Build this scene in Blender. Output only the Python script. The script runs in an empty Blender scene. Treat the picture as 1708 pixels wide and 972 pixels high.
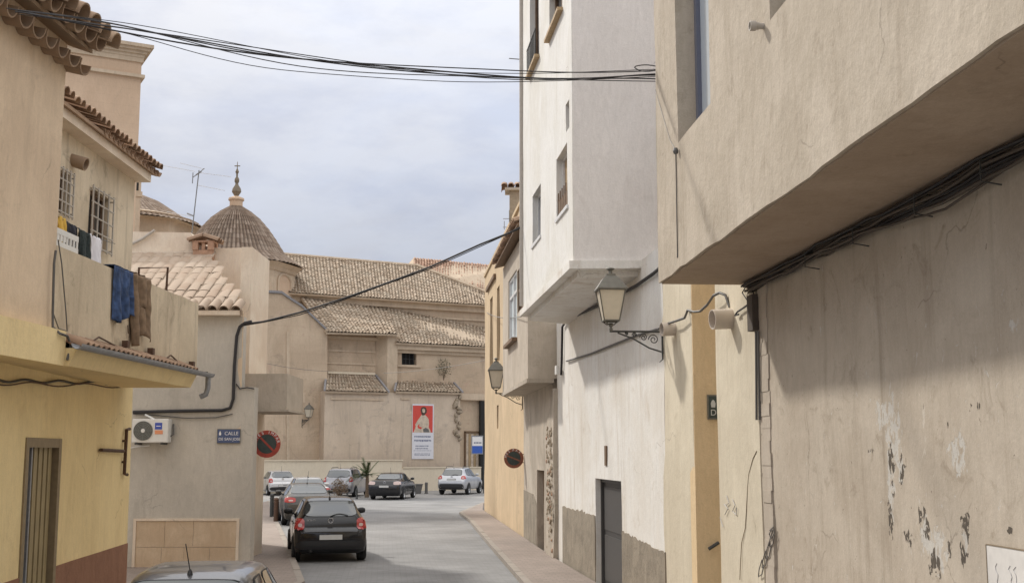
import bpy, bmesh, math, random
from mathutils import Vector, Matrix, noise
from mathutils.bvhtree import BVHTree
random.seed(7)
R = math.radians
scene = bpy.context.scene
col = scene.collection

# ------------------------------------------------------------------ camera, world, sun, exposure
F_PX, CX, CY, CAM_H = 2000.0, 854.0, 486.0, 2.5
PITCH = math.atan(269.0 / F_PX)
cam_data = bpy.data.cameras.new('camera')
cam_data.sensor_width = 36.0
cam_data.lens = 36.0 * F_PX / 1708.0
cam_data.clip_start = 0.05
cam_data.clip_end = 3000
cam = bpy.data.objects.new('camera', cam_data)
cam.location = (0, 0, CAM_H)
cam.rotation_euler = (R(90) + PITCH, 0, 0)
col.objects.link(cam)
scene.camera = cam

TO_SUN = Vector((-1.02, 1.2, 1.27)).normalized()
SUN_STRENGTH, SUN_ANGLE = 1.85, 3.2
EXPOSURE = 0.8
world = bpy.data.worlds.new('World')
scene.world = world
world.use_nodes = True


def build_world():
    nt = world.node_tree
    nt.nodes.clear()
    N, L = nt.nodes.new, nt.links.new
    out = N('ShaderNodeOutputWorld')
    bg = N('ShaderNodeBackground')
    bg.inputs['Strength'].default_value = 0.112
    sky = N('ShaderNodeTexSky')
    sky.sky_type = 'NISHITA'
    sky.sun_disc = False
    sky.sun_elevation = math.asin(TO_SUN.z)
    sky.sun_rotation = math.atan2(TO_SUN.x, TO_SUN.y)
    sky.air_density, sky.dust_density, sky.ozone_density = 1.0, 1.5, 1.0
    tc = N('ShaderNodeTexCoord')
    mp = N('ShaderNodeMapping')
    mp.inputs['Scale'].default_value = (1.0, 1.0, 2.6)
    mp.inputs['Location'].default_value = (0.35, 0.1, 0.2)
    L(tc.outputs['Generated'], mp.inputs['Vector'])
    n1 = N('ShaderNodeTexNoise')
    n1.inputs['Scale'].default_value = 3.2
    n1.inputs['Detail'].default_value = 9
    n1.inputs['Roughness'].default_value = 0.58
    n1.inputs['Distortion'].default_value = 0.5
    L(mp.outputs['Vector'], n1.inputs['Vector'])
    cover = N('ShaderNodeValToRGB')
    cover.color_ramp.elements[0].position = 0.30
    cover.color_ramp.elements[0].color = (0.84, 0.84, 0.84, 1)
    cover.color_ramp.elements[1].position = 0.56
    cover.color_ramp.elements[1].color = (1, 1, 1, 1)
    L(n1.outputs['Fac'], cover.inputs['Fac'])
    n2 = N('ShaderNodeTexNoise')
    n2.inputs['Scale'].default_value = 7.5
    n2.inputs['Detail'].default_value = 8
    n2.inputs['Roughness'].default_value = 0.6
    L(mp.outputs['Vector'], n2.inputs['Vector'])
    shade = N('ShaderNodeValToRGB')
    shade.color_ramp.elements[0].position = 0.38
    shade.color_ramp.elements[0].color = (3.62, 3.71, 3.98, 1)
    shade.color_ramp.elements[1].position = 0.58
    shade.color_ramp.elements[1].color = (4.22, 4.24, 4.32, 1)
    L(n2.outputs['Fac'], shade.inputs['Fac'])
    mix = N('ShaderNodeMixRGB')
    L(cover.outputs['Color'], mix.inputs['Fac'])
    L(sky.outputs['Color'], mix.inputs['Color1'])
    L(shade.outputs['Color'], mix.inputs['Color2'])
    # standard overcast distribution: luminance rises with the sine of the elevation
    sep = N('ShaderNodeSeparateXYZ')
    L(tc.outputs['Generated'], sep.inputs['Vector'])
    up = N('ShaderNodeMapRange')
    up.inputs['From Min'].default_value = 0.0
    up.inputs['From Max'].default_value = 1.0
    up.inputs['To Min'].default_value = 0.42
    up.inputs['To Max'].default_value = 2.45
    L(sep.outputs['Z'], up.inputs['Value'])
    lum = N('ShaderNodeVectorMath')
    lum.operation = 'SCALE'
    L(mix.outputs['Color'], lum.inputs[0])
    L(up.outputs['Result'], lum.inputs['Scale'])
    hz = N('ShaderNodeMapRange')
    hz.inputs['From Min'].default_value = 0.10
    hz.inputs['From Max'].default_value = 0.60
    L(sep.outputs['Z'], hz.inputs['Value'])
    hue = N('ShaderNodeMixRGB')
    hue.inputs['Color1'].default_value = (0.91, 0.958, 1.085, 1)
    hue.inputs['Color2'].default_value = (1.03, 1.0, 0.95, 1)
    L(hz.outputs['Result'], hue.inputs['Fac'])
    mul = N('ShaderNodeVectorMath')
    mul.operation = 'MULTIPLY'
    L(lum.outputs['Vector'], mul.inputs[0])
    L(hue.outputs['Color'], mul.inputs[1])
    L(mul.outputs['Vector'], bg.inputs['Color'])
    L(bg.outputs['Background'], out.inputs['Surface'])


build_world()
sun_data = bpy.data.lights.new('sun', 'SUN')
sun_data.energy = SUN_STRENGTH
sun_data.angle = R(SUN_ANGLE)
sun_data.color = (1.0, 0.95, 0.87)
sun = bpy.data.objects.new('sun', sun_data)
sun.location = (-30, 40, 50)
sun.rotation_euler = TO_SUN.to_track_quat('Z', 'Y').to_euler()
col.objects.link(sun)
scene.view_settings.view_transform = 'Standard'
scene.view_settings.look = 'None'
scene.view_settings.exposure = EXPOSURE
scene.view_settings.gamma = 1
scene.view_settings.use_curve_mapping = False
scene.render.engine = 'CYCLES'
scene.cycles.use_denoising = True
scene.cycles.max_bounces = 8
scene.cycles.diffuse_bounces = 5

# ------------------------------------------------------------------ pixel -> place helpers
_c, _s = math.cos(PITCH), math.sin(PITCH)


def ray(px, py):
    u, v = px - CX, CY - py
    return (u, F_PX * _c - v * _s, F_PX * _s + v * _c)


def on_z(px, py, z=0.0):
    d = ray(px, py)
    t = (z - CAM_H) / d[2]
    return Vector((d[0] * t, d[1] * t, z))


def at_y(px, py, y):
    d = ray(px, py)
    t = y / d[1]
    return Vector((d[0] * t, y, CAM_H + d[2] * t))


class Frame:
    """a vertical plane: s along it, o outwards from it, z up"""
    def __init__(self, p, d, out):
        self.p = Vector((p[0], p[1]))
        self.d = Vector((d[0], d[1])).normalized()
        n = Vector((self.d.y, -self.d.x))
        self.n = n if n.dot(Vector(out)) > 0 else -n

    def pt(self, s, o=0.0, z=0.0):
        q = self.p + self.d * s + self.n * o
        return Vector((q.x, q.y, z))

    def sz(self, px, py, o=0.0):
        d = ray(px, py)
        b = self.p + self.n * o
        det = d[0] * (-self.d.y) + self.d.x * d[1]
        t = (b.x * (-self.d.y) + self.d.x * b.y) / det
        s = (d[0] * b.y - d[1] * b.x) / det
        s = (Vector((d[0] * t, d[1] * t)) - b).dot(self.d)
        return s, CAM_H + d[2] * t

    def at(self, px, py, o=0.0):
        s, z = self.sz(px, py, o)
        return self.pt(s, o, z)

    def s(self, px, o=0.0, py=600):
        return self.sz(px, py, o)[0]

    def mat(self, s, o, z):
        """columns: right as seen from outside, up, outward"""
        n = Vector((self.n.x, self.n.y, 0))
        up = Vector((0, 0, 1))
        r = up.cross(n)
        m = Matrix((r, up, n)).transposed().to_4x4()
        m.translation = self.pt(s, o, z)
        return m


# ------------------------------------------------------------------ mesh helpers
class MB:
    def __init__(self):
        self.v, self.f = [], []

    def add(self, vs, fs):
        b = len(self.v)
        self.v += [tuple(x) for x in vs]
        self.f += [tuple(i + b for i in q) for q in fs]
        return self

    def hexa(self, a):
        """8 corners: bottom loop then top loop"""
        return self.add(a, [(3, 2, 1, 0), (4, 5, 6, 7), (0, 1, 5, 4), (1, 2, 6, 5), (2, 3, 7, 6), (3, 0, 4, 7)])

    def box(self, x0, x1, y0, y1, z0, z1):
        return self.hexa([(x0, y0, z0), (x1, y0, z0), (x1, y1, z0), (x0, y1, z0),
                          (x0, y0, z1), (x1, y0, z1), (x1, y1, z1), (x0, y1, z1)])

    def fbox(self, fr, s0, s1, o0, o1, z0, z1):
        c = [(s0, o0), (s1, o0), (s1, o1), (s0, o1)]
        return self.hexa([fr.pt(s, o, z0) for s, o in c] + [fr.pt(s, o, z1) for s, o in c])

    def prism(self, poly, off):
        """closed prism of a 3D polygon swept by a vector"""
        n = len(poly)
        p = [Vector(q) for q in poly]
        q = [a + Vector(off) for a in p]
        fs = [tuple(range(n)), tuple(range(2 * n - 1, n - 1, -1))]
        fs += [((i + 1) % n, i, n + i, n + (i + 1) % n) for i in range(n)]
        return self.add(p + q, fs)

    def fpoly(self, fr, pix, o, thick):
        pts = [fr.at(x, y, o) for x, y in pix]
        return self.prism(pts, Vector((-fr.n.x * thick, -fr.n.y * thick, 0)))

    def tube(self, path, r, n=6, caps=True):
        path = [Vector(p) for p in path]
        k = len(path)
        rr = r if isinstance(r, (list, tuple)) else [r] * k
        up = Vector((0, 0, 1))
        vs, fs = [], []
        prev = None
        for i in range(k):
            t = (path[min(i + 1, k - 1)] - path[max(i - 1, 0)])
            t = t.normalized() if t.length > 1e-9 else Vector((0, 0, 1))
            if prev is None:
                a = t.cross(up)
                if a.length < 0.05:
                    a = t.cross(Vector((1, 0, 0)))
            else:
                a = prev - t * prev.dot(t)
                if a.length < 1e-6:
                    a = t.cross(up)
            a.normalize()
            prev = a
            b = t.cross(a)
            for j in range(n):
                w = 2 * math.pi * j / n
                vs.append(path[i] + a * (math.cos(w) * rr[i]) + b * (math.sin(w) * rr[i]))
        for i in range(k - 1):
            for j in range(n):
                fs.append((i * n + j, i * n + (j + 1) % n, (i + 1) * n + (j + 1) % n, (i + 1) * n + j))
        if caps:
            fs.append(tuple(range(n - 1, -1, -1)))
            fs.append(tuple((k - 1) * n + j for j in range(n)))
        return self.add(vs, fs)

    def lathe(self, prof, n=16, m=None, cap=True):
        """profile of (r, z); m places it"""
        m = m or Matrix.Identity(4)
        vs, fs = [], []
        k = len(prof)
        for r, z in prof:
            for j in range(n):
                w = 2 * math.pi * j / n
                vs.append(m @ Vector((r * math.cos(w), r * math.sin(w), z)))
        for i in range(k - 1):
            for j in range(n):
                fs.append((i * n + j, i * n + (j + 1) % n, (i + 1) * n + (j + 1) % n, (i + 1) * n + j))
        if cap:
            fs.append(tuple(range(n - 1, -1, -1)))
            fs.append(tuple((k - 1) * n + j for j in range(n)))
        return self.add(vs, fs)

    def build(self, name, mat, parent=None, smooth=None, kind=None):
        me = bpy.data.meshes.new(name)
        me.from_pydata(self.v, [], self.f)
        bm = bmesh.new()
        bm.from_mesh(me)
        bmesh.ops.recalc_face_normals(bm, faces=bm.faces)
        bm.to_mesh(me)
        bm.free()
        me.materials.append(MAT[mat] if isinstance(mat, str) else mat)
        if smooth:
            me.polygons.foreach_set('use_smooth', [True] * len(me.polygons))
            me.set_sharp_from_angle(angle=R(smooth))
        return link(name, me, parent, kind)


def link(name, data, parent=None, kind=None):
    o = bpy.data.objects.new(name, data)
    col.objects.link(o)
    if parent:
        o.parent = parent
        o.matrix_parent_inverse = parent_world(parent).inverted()
    if kind:
        o['kind'] = kind
    return o


def parent_world(o):
    m = o.matrix_parent_inverse @ o.matrix_basis if o.parent else o.matrix_basis.copy()
    return parent_world(o.parent) @ m if o.parent else m


def local_child(name, data, parent):
    """child whose mesh is in the parent's own coordinates"""
    o = bpy.data.objects.new(name, data)
    col.objects.link(o)
    o.parent = parent
    return o


def tag(o, label, cat, group=None):
    o['label'] = label
    o['category'] = cat
    if group:
        o['group'] = group
    return o


def thing(name, label, cat, loc=(0, 0, 0), group=None, rz=0.0):
    o = bpy.data.objects.new(name, None)
    o.empty_display_size = 0.2
    col.objects.link(o)
    o.location = loc
    o.rotation_euler = (0, 0, rz)
    return tag(o, label, cat, group)


def struct(o):
    o['kind'] = 'structure'
    return o


def text(name, body, mat, size, m, parent, extrude=0.002, align='CENTER'):
    cu = bpy.data.curves.new(name, 'FONT')
    cu.body = body
    cu.size = size
    cu.extrude = extrude
    cu.align_x = align
    cu.align_y = 'CENTER'
    cu.materials.append(MAT[mat])
    tmp = bpy.data.objects.new(name, cu)
    col.objects.link(tmp)
    dg = bpy.context.evaluated_depsgraph_get()
    me = bpy.data.meshes.new_from_object(tmp.evaluated_get(dg))
    bpy.data.objects.remove(tmp)
    me.transform(m)
    if not me.materials:
        me.materials.append(MAT[mat])
    return link(name, me, parent)


def wall(name, fr, s0, s1, z0, z1, mat, parent, openings=(), depth=0.2, thick=0.3, o=0.0,
         wob=0.006, step=0.45, edge=0.0, kind=None):
    """plastered wall sheet with real openings, reveals and thickness; slightly uneven"""
    if s0 > s1:
        s0, s1 = s1, s0
    ops = [(min(a, b), max(a, b), min(c, d), max(c, d)) for a, b, c, d in openings]

    def breaks(lo, hi, extra):
        pts = sorted(set([lo, hi] + [e for e in extra if lo < e < hi]))
        res = []
        for a, b in zip(pts, pts[1:]):
            k = max(1, int(round((b - a) / step)))
            res += [a + (b - a) * i / k for i in range(k)]
        return res + [hi]
    ss = breaks(s0, s1, [q for op in ops for q in op[:2]])
    zs = breaks(z0, z1, [q for op in ops for q in op[2:]])
    ns, nz = len(ss), len(zs)

    def solid(i, j):
        if not (0 <= i < ns - 1 and 0 <= j < nz - 1):
            return False
        a, b = (ss[i] + ss[i + 1]) / 2, (zs[j] + zs[j + 1]) / 2
        return not any(p < a < q and r < b < t for p, q, r, t in ops)
    vid, vs, fs = {}, [], []

    def vert(i, j, back=None):
        k = (i, j, back)
        if k not in vid:
            s, z = ss[i], zs[j]
            oo = o + wob * 2 * noise.noise(Vector((s * .9, z * .9, fr.p.x * 3)))
            if edge and (i in (0, ns - 1) or j in (0, nz - 1)):
                q = edge * noise.noise(Vector((s * 2.7, z * 2.7, 5.1)))
                s, z = s + (q if i in (0, ns - 1) else 0), z + (q if j in (0, nz - 1) else 0)
            if back is not None:
                oo = o - back
            vid[k] = len(vs)
            vs.append(fr.pt(s, oo, z))
        return vid[k]
    for i in range(ns - 1):
        for j in range(nz - 1):
            if not solid(i, j):
                continue
            fs.append((vert(i, j), vert(i + 1, j), vert(i + 1, j + 1), vert(i, j + 1)))
            for (di, dj, a, b) in ((-1, 0, (i, j + 1), (i, j)), (1, 0, (i + 1, j), (i + 1, j + 1)),
                                   (0, -1, (i, j), (i + 1, j)), (0, 1, (i + 1, j + 1), (i, j + 1))):
                if not solid(i + di, j + dj):
                    outer = not (0 <= i + di < ns - 1 and 0 <= j + dj < nz - 1)
                    bk = thick if outer else depth
                    fs.append((vert(*b), vert(*a), vert(*a, bk), vert(*b, bk)))
    m = MB()
    m.add(vs, fs)
    return m.build(name, mat, parent, smooth=40, kind=kind)


# ------------------------------------------------------------------ materials
MAT = {}


def nodes(name):
    m = bpy.data.materials.new(name)
    m.use_nodes = True
    nt = m.node_tree
    MAT[name] = m
    return m, nt, nt.nodes['Principled BSDF']


def plain(name, c, rough=0.6, metal=0.0, var=0.06, scale=14.0, bump=0.0, ior=None, coat=0.0, emit=None):
    m, nt, b = nodes(name)
    N, L = nt.nodes.new, nt.links.new
    g = N('ShaderNodeNewGeometry')
    n = N('ShaderNodeTexNoise')
    n.inputs['Scale'].default_value = scale
    n.inputs['Detail'].default_value = 6
    L(g.outputs['Position'], n.inputs['Vector'])
    mr = N('ShaderNodeMapRange')
    mr.inputs['From Min'].default_value = 0.25
    mr.inputs['From Max'].default_value = 0.75
    mr.inputs['To Min'].default_value = 1 - var
    mr.inputs['To Max'].default_value = 1 + var
    L(n.outputs['Fac'], mr.inputs['Value'])
    mx = N('ShaderNodeVectorMath')
    mx.operation = 'SCALE'
    mx.inputs[0].default_value = c[:3]
    L(mr.outputs['Result'], mx.inputs['Scale'])
    L(mx.outputs['Vector'], b.inputs['Base Color'])
    b.inputs['Roughness'].default_value = rough
    b.inputs['Metallic'].default_value = metal
    if ior:
        b.inputs['IOR'].default_value = ior
    if coat:
        b.inputs['Coat Weight'].default_value = coat
        b.inputs['Coat Roughness'].default_value = 0.04
    if bump:
        bp = N('ShaderNodeBump')
        bp.inputs['Strength'].default_value = bump
        bp.inputs['Distance'].default_value = 0.01
        L(n.outputs['Fac'], bp.inputs['Height'])
        L(bp.outputs['Normal'], b.inputs['Normal'])
    return m


def plaster(name, c1, c2, dirt, streak=0.35, mott=0.7, bump=0.35, peel=None, peel_amt=0.62, rough=0.9, course=None,
            blot=0.3, wear=None, crack=0.55):
    """weathered render: mottling, downward run-off streaks, blotches, trowel relief"""
    m, nt, b = nodes(name)
    N, L = nt.nodes.new, nt.links.new
    g = N('ShaderNodeNewGeometry')
    pos = g.outputs['Position']

    def nz(scale, detail=7, rough_=0.6, sc=None, dist=0.0, off=(0, 0, 0)):
        src = pos
        if sc or any(off):
            mp = N('ShaderNodeMapping')
            mp.inputs['Scale'].default_value = sc or (1, 1, 1)
            mp.inputs['Location'].default_value = off
            L(pos, mp.inputs['Vector'])
            src = mp.outputs['Vector']
        n = N('ShaderNodeTexNoise')
        n.inputs['Scale'].default_value = scale
        n.inputs['Detail'].default_value = detail
        n.inputs['Roughness'].default_value = rough_
        n.inputs['Distortion'].default_value = dist
        L(src, n.inputs['Vector'])
        return n.outputs['Fac']

    def ramp(fac, a, c, lo=0.0, hi=1.0):
        r = N('ShaderNodeMapRange')
        r.interpolation_type = 'SMOOTHSTEP'
        r.inputs['From Min'].default_value = a
        r.inputs['From Max'].default_value = c
        r.inputs['To Min'].default_value = lo
        r.inputs['To Max'].default_value = hi
        L(fac, r.inputs['Value'])
        return r.outputs['Result']

    def mix(fac, a, c, mode='MIX'):
        x = N('ShaderNodeMixRGB')
        x.blend_type = mode
        if isinstance(fac, float):
            x.inputs['Fac'].default_value = fac
        else:
            L(fac, x.inputs['Fac'])
        for sock, q in (('Color1', a), ('Color2', c)):
            if isinstance(q, tuple):
                x.inputs[sock].default_value = (*q[:3], 1)
            else:
                L(q, x.inputs[sock])
        return x.outputs['Color']
    color = mix(ramp(nz(mott, 8, 0.62, dist=0.6), 0.36, 0.64), c1, c2)
    color = mix(ramp(nz(mott * 2.3, 8, 0.7, dist=1.2, off=(3, 7, 1)), 0.54, 0.72, 0, blot), color, dirt)
    color = mix(ramp(nz(1.0, 7, 0.66, sc=(3.2, 3.2, 0.30), dist=0.5), 0.5, 0.78, 0, streak), color, dirt)
    color = mix(ramp(nz(1.0, 7, 0.66, sc=(6, 6, 0.7), dist=0.5, off=(9, 2, 4)), 0.52, 0.8, 0, streak * .7), color, c2)
    if peel:
        color = mix(ramp(nz(1.6, 9, 0.68, dist=0.9, off=(1, 5, 8)), peel_amt, peel_amt + 0.03), color, peel)
    chips = None
    if wear:
        # patches where the render has come away: irregular chips that crowd together at given spots of the wall
        sp = N('ShaderNodeSeparateXYZ')
        L(pos, sp.inputs['Vector'])

        def mth(op, p, q=None):
            x = N('ShaderNodeMath')
            x.operation = op
            for k, v in enumerate((p, q)):
                if v is None:
                    continue
                if isinstance(v, (int, float)):
                    x.inputs[k].default_value = v
                else:
                    L(v, x.inputs[k])
            return x.outputs['Value']

        def spots(lst):
            tot = None
            for y0, z0, ry, rz in lst:
                dy = mth('POWER', mth('ABSOLUTE', mth('DIVIDE', mth('SUBTRACT', sp.outputs['Y'], y0), ry)), 2.0)
                dz = mth('POWER', mth('ABSOLUTE', mth('DIVIDE', mth('SUBTRACT', sp.outputs['Z'], z0), rz)), 2.0)
                g_ = mth('MAXIMUM', mth('SUBTRACT', 1.0, mth('ADD', dy, dz)), 0.0)
                tot = g_ if tot is None else mth('MAXIMUM', tot, g_)
            return tot
        for lst, tone_, freq, off_, cut in ((wear[0], (0.60, 0.565, 0.51), 17, (4, 1, 2), .66), (wear[1], (0.12, 0.10, 0.08), 19, (8, 3, 5), .685)):
            msk = mth('ADD', nz(freq, 5, 0.62, sc=(1, 1, .62), dist=0.7, off=off_), mth('MULTIPLY', spots(lst), 0.24))
            f_ = ramp(msk, cut, cut + .035)
            color = mix(f_, color, mix(nz(60, 3), tuple(q * .75 for q in tone_), tone_))
            chips = f_ if chips is None else mth('MAXIMUM', chips, f_)
    fine = nz(55, 4, 0.7)
    color = mix(1.0, color, mix(fine, (0.84, 0.84, 0.84), (1.15, 1.15, 1.15)), 'MULTIPLY')
    brush = nz(1.0, 7, 0.75, sc=(11, 11, 2.6), dist=1.2, off=(2, 9, 3))
    color = mix(1.0, color, mix(ramp(brush, 0.3, 0.7), (0.945, 0.945, 0.94), (1.05, 1.05, 1.05)), 'MULTIPLY')
    # hairline cracks, only here and there
    vo = N('ShaderNodeTexVoronoi')
    vo.feature = 'DISTANCE_TO_EDGE'
    vo.inputs['Scale'].default_value = crack
    wob_ = N('ShaderNodeTexNoise')
    wob_.inputs['Scale'].default_value = 2.5
    wob_.inputs['Detail'].default_value = 5
    L(pos, wob_.inputs['Vector'])
    va = N('ShaderNodeVectorMath')
    va.operation = 'MULTIPLY_ADD'
    va.inputs[1].default_value = (.5, .5, .5)
    L(wob_.outputs['Color'], va.inputs[0])
    L(pos, va.inputs[2])
    L(va.outputs['Vector'], vo.inputs['Vector'])
    line_ = ramp(vo.outputs['Distance'], 0.0, 0.007, 1.0, 0.0)
    gate = ramp(nz(0.6, 4, 0.6, off=(5, 5, 9)), 0.55, 0.62, 0.0, 0.4)
    mm = N('ShaderNodeMath')
    mm.operation = 'MULTIPLY'
    L(line_, mm.inputs[0])
    L(gate, mm.inputs[1])
    color = mix(mm.outputs['Value'], color, tuple(q * .45 for q in dirt))
    h = nz(9, 8, 0.65)
    if course:
        sx = N('ShaderNodeSeparateXYZ')
        L(pos, sx.inputs['Vector'])
        md = N('ShaderNodeMath')
        md.operation = 'PINGPONG'
        md.inputs[1].default_value = course / 2
        L(sx.outputs['Z'], md.inputs[0])
        joint = ramp(md.outputs['Value'], 0.0, 0.03, 0.93, 1.0)
        color = mix(0.8, color, joint, 'MULTIPLY')
    L(color, b.inputs['Base Color'])
    b.inputs['Roughness'].default_value = rough
    b.inputs['Specular IOR Level'].default_value = 0.2
    bp = N('ShaderNodeBump')
    bp.inputs['Strength'].default_value = bump
    bp.inputs['Distance'].default_value = 0.02
    if chips is not None:
        h = mth('SUBTRACT', h, mth('MULTIPLY', chips, 0.9))
    L(h, bp.inputs['Height'])
    L(bp.outputs['Normal'], b.inputs['Normal'])
    return m


def tile_mat(name, cols, lichen=(0.30, 0.27, 0.2), amt=0.5, each=True):
    """fired clay tiles: a tone of its own for every tile (mesh attribute), lichen and soot"""
    m, nt, b = nodes(name)
    N, L = nt.nodes.new, nt.links.new
    at = N('ShaderNodeAttribute')
    at.attribute_name = 'tone'
    cr = N('ShaderNodeValToRGB')
    e = cr.color_ramp.elements
    e[0].position, e[0].color = 0, (*cols[0], 1)
    e[1].position, e[1].color = 1, (*cols[-1], 1)
    for i, c in enumerate(cols[1:-1]):
        x = e.new((i + 1) / (len(cols) - 1))
        x.color = (*c, 1)
    oi = N('ShaderNodeObjectInfo')
    ad = N('ShaderNodeMath')
    ad.operation = 'ADD'
    L(at.outputs['Fac'], ad.inputs[0])
    if each:
        L(oi.outputs['Random'], ad.inputs[1])
    else:
        ad.inputs[1].default_value = 0.0
    fr = N('ShaderNodeMath')
    fr.operation = 'FRACT'
    L(ad.outputs['Value'], fr.inputs[0])
    L(fr.outputs['Value'], cr.inputs['Fac'])
    g = N('ShaderNodeNewGeometry')
    n = N('ShaderNodeTexNoise')
    n.inputs['Scale'].default_value = 1.4
    n.inputs['Detail'].default_value = 9
    n.inputs['Roughness'].default_value = 0.72
    L(g.outputs['Position'], n.inputs['Vector'])
    mr = N('ShaderNodeMapRange')
    mr.inputs['From Min'].default_value = 0.42
    mr.inputs['From Max'].default_value = 0.66
    mr.inputs['To Max'].default_value = amt
    L(n.outputs['Fac'], mr.inputs['Value'])
    mx = N('ShaderNodeMixRGB')
    L(mr.outputs['Result'], mx.inputs['Fac'])
    L(cr.outputs['Color'], mx.inputs['Color1'])
    mx.inputs['Color2'].default_value = (*lichen, 1)
    L(mx.outputs['Color'], b.inputs['Base Color'])
    b.inputs['Roughness'].default_value = 0.92
    b.inputs['Specular IOR Level'].default_value = 0.15
    return m


def paver_mat(name, c1, c2, mortar, bw, bh, rot=0.0, stain=0.5):
    m, nt, b = nodes(name)
    N, L = nt.nodes.new, nt.links.new
    g = N('ShaderNodeNewGeometry')
    mp = N('ShaderNodeMapping')
    mp.inputs['Rotation'].default_value = (0, 0, rot)
    L(g.outputs['Position'], mp.inputs['Vector'])
    br = N('ShaderNodeTexBrick')
    br.inputs['Scale'].default_value = 1
    br.inputs['Brick Width'].default_value = bw
    br.inputs['Row Height'].default_value = bh
    br.inputs['Mortar Size'].default_value = 0.009
    br.inputs['Mortar Smooth'].default_value = 0.3
    br.inputs['Color1'].default_value = (*c1, 1)
    br.inputs['Color2'].default_value = (*c2, 1)
    br.inputs['Mortar'].default_value = (*mortar, 1)
    L(mp.outputs['Vector'], br.inputs['Vector'])
    n = N('ShaderNodeTexNoise')
    n.inputs['Scale'].default_value = 0.5
    n.inputs['Detail'].default_value = 9
    n.inputs['Roughness'].default_value = 0.65
    L(g.outputs['Position'], n.inputs['Vector'])
    mr = N('ShaderNodeMapRange')
    mr.inputs['From Min'].default_value = 0.35
    mr.inputs['From Max'].default_value = 0.7
    mr.inputs['To Min'].default_value = 1 - 0.3 * stain
    mr.inputs['To Max'].default_value = 1 + 0.22 * stain
    L(n.outputs['Fac'], mr.inputs['Value'])
    mx = N('ShaderNodeVectorMath')
    mx.operation = 'SCALE'
    L(br.outputs['Color'], mx.inputs[0])
    L(mr.outputs['Result'], mx.inputs['Scale'])
    L(mx.outputs['Vector'], b.inputs['Base Color'])
    b.inputs['Roughness'].default_value = 0.8
    bp = N('ShaderNodeBump')
    bp.inputs['Strength'].default_value = 0.4
    bp.inputs['Distance'].default_value = 0.006
    inv = N('ShaderNodeMath')
    inv.operation = 'SUBTRACT'
    inv.inputs[0].default_value = 1
    L(br.outputs['Fac'], inv.inputs[1])
    L(inv.outputs['Value'], bp.inputs['Height'])
    L(bp.outputs['Normal'], b.inputs['Normal'])
    return m


plaster('near_render', (0.49, 0.425, 0.345), (0.42, 0.36, 0.285), (0.3, 0.245, 0.185), streak=0.6, mott=1.3, blot=0.6, bump=0.6)
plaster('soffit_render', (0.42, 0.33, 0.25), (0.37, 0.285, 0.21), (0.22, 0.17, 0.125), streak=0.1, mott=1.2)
plaster('cream_render', (0.67, 0.605, 0.48), (0.59, 0.525, 0.41), (0.4, 0.335, 0.24), streak=0.5, mott=0.6, blot=0.4)
plaster('ochre_render', (0.72, 0.555, 0.345), (0.68, 0.52, 0.32), (0.55, 0.42, 0.27), streak=0.15)
plaster('white_lower', (0.79, 0.775, 0.745), (0.71, 0.675, 0.62), (0.5, 0.42, 0.33), streak=0.62, mott=0.5, blot=0.5)
plaster('white_upper', (0.75, 0.74, 0.715), (0.68, 0.66, 0.61), (0.54, 0.5, 0.43), streak=0.4, mott=0.6)
plaster('grey_render', (0.76, 0.725, 0.7), (0.72, 0.685, 0.66), (0.62, 0.575, 0.545), streak=0.2, mott=0.5)
plaster('bay_concrete', (0.52, 0.455, 0.38), (0.44, 0.38, 0.31), (0.27, 0.23, 0.18), streak=0.3, mott=1.0)
plaster('pebble_plinth', (0.33, 0.285, 0.225), (0.25, 0.215, 0.17), (0.15, 0.125, 0.1), streak=0.3, mott=2.0, bump=0.8, blot=0.6)
plaster('stained_wall', (0.52, 0.46, 0.385), (0.41, 0.355, 0.29), (0.21, 0.18, 0.145), streak=0.75, mott=0.8,
        peel=(0.62, 0.50, 0.38), peel_amt=0.62)
plaster('orange_render', (0.61, 0.465, 0.3), (0.53, 0.405, 0.26), (0.33, 0.265, 0.19), streak=0.6, mott=0.5, blot=0.5)
plaster('yellow_render', (0.89, 0.725, 0.41), (0.82, 0.655, 0.36), (0.6, 0.44, 0.22), streak=0.3, mott=0.6, blot=0.35)
plaster('yellow_slab', (0.86, 0.7, 0.4), (0.8, 0.64, 0.36), (0.55, 0.43, 0.26), streak=0.2, mott=0.7)
plaster('red_plinth', (0.32, 0.175, 0.115), (0.28, 0.15, 0.1), (0.19, 0.1, 0.08), streak=0.2, mott=3, bump=0.7)
plaster('beige_render', (0.75, 0.605, 0.45), (0.65, 0.515, 0.38), (0.45, 0.355, 0.265), streak=0.45, mott=0.6, blot=0.5)
plaster('terrace_render', (0.68, 0.58, 0.44), (0.56, 0.47, 0.35), (0.28, 0.23, 0.17), streak=0.6, mott=0.7, blot=0.7)
plaster('house_grey', (0.57, 0.525, 0.46), (0.48, 0.445, 0.395), (0.33, 0.3, 0.265), streak=0.45, mott=0.5, blot=0.5)
plaster('pale_wall', (0.78, 0.68, 0.56), (0.7, 0.58, 0.46), (0.54, 0.43, 0.33), streak=0.3, mott=0.9)
plaster('salmon_tower', (0.68, 0.505, 0.36), (0.60, 0.44, 0.31), (0.52, 0.4, 0.3), streak=0.25, mott=0.25, course=0.55)
plaster('church_wall', (0.61, 0.485, 0.355), (0.51, 0.395, 0.285), (0.32, 0.25, 0.19), streak=0.6, mott=0.3, course=0.6,
        blot=0.6, peel=(0.54, 0.40, 0.30), peel_amt=0.60)
plaster('church_lower', (0.64, 0.53, 0.415), (0.56, 0.46, 0.355), (0.31, 0.26, 0.225), streak=0.6, mott=0.3, blot=0.55)
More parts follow.
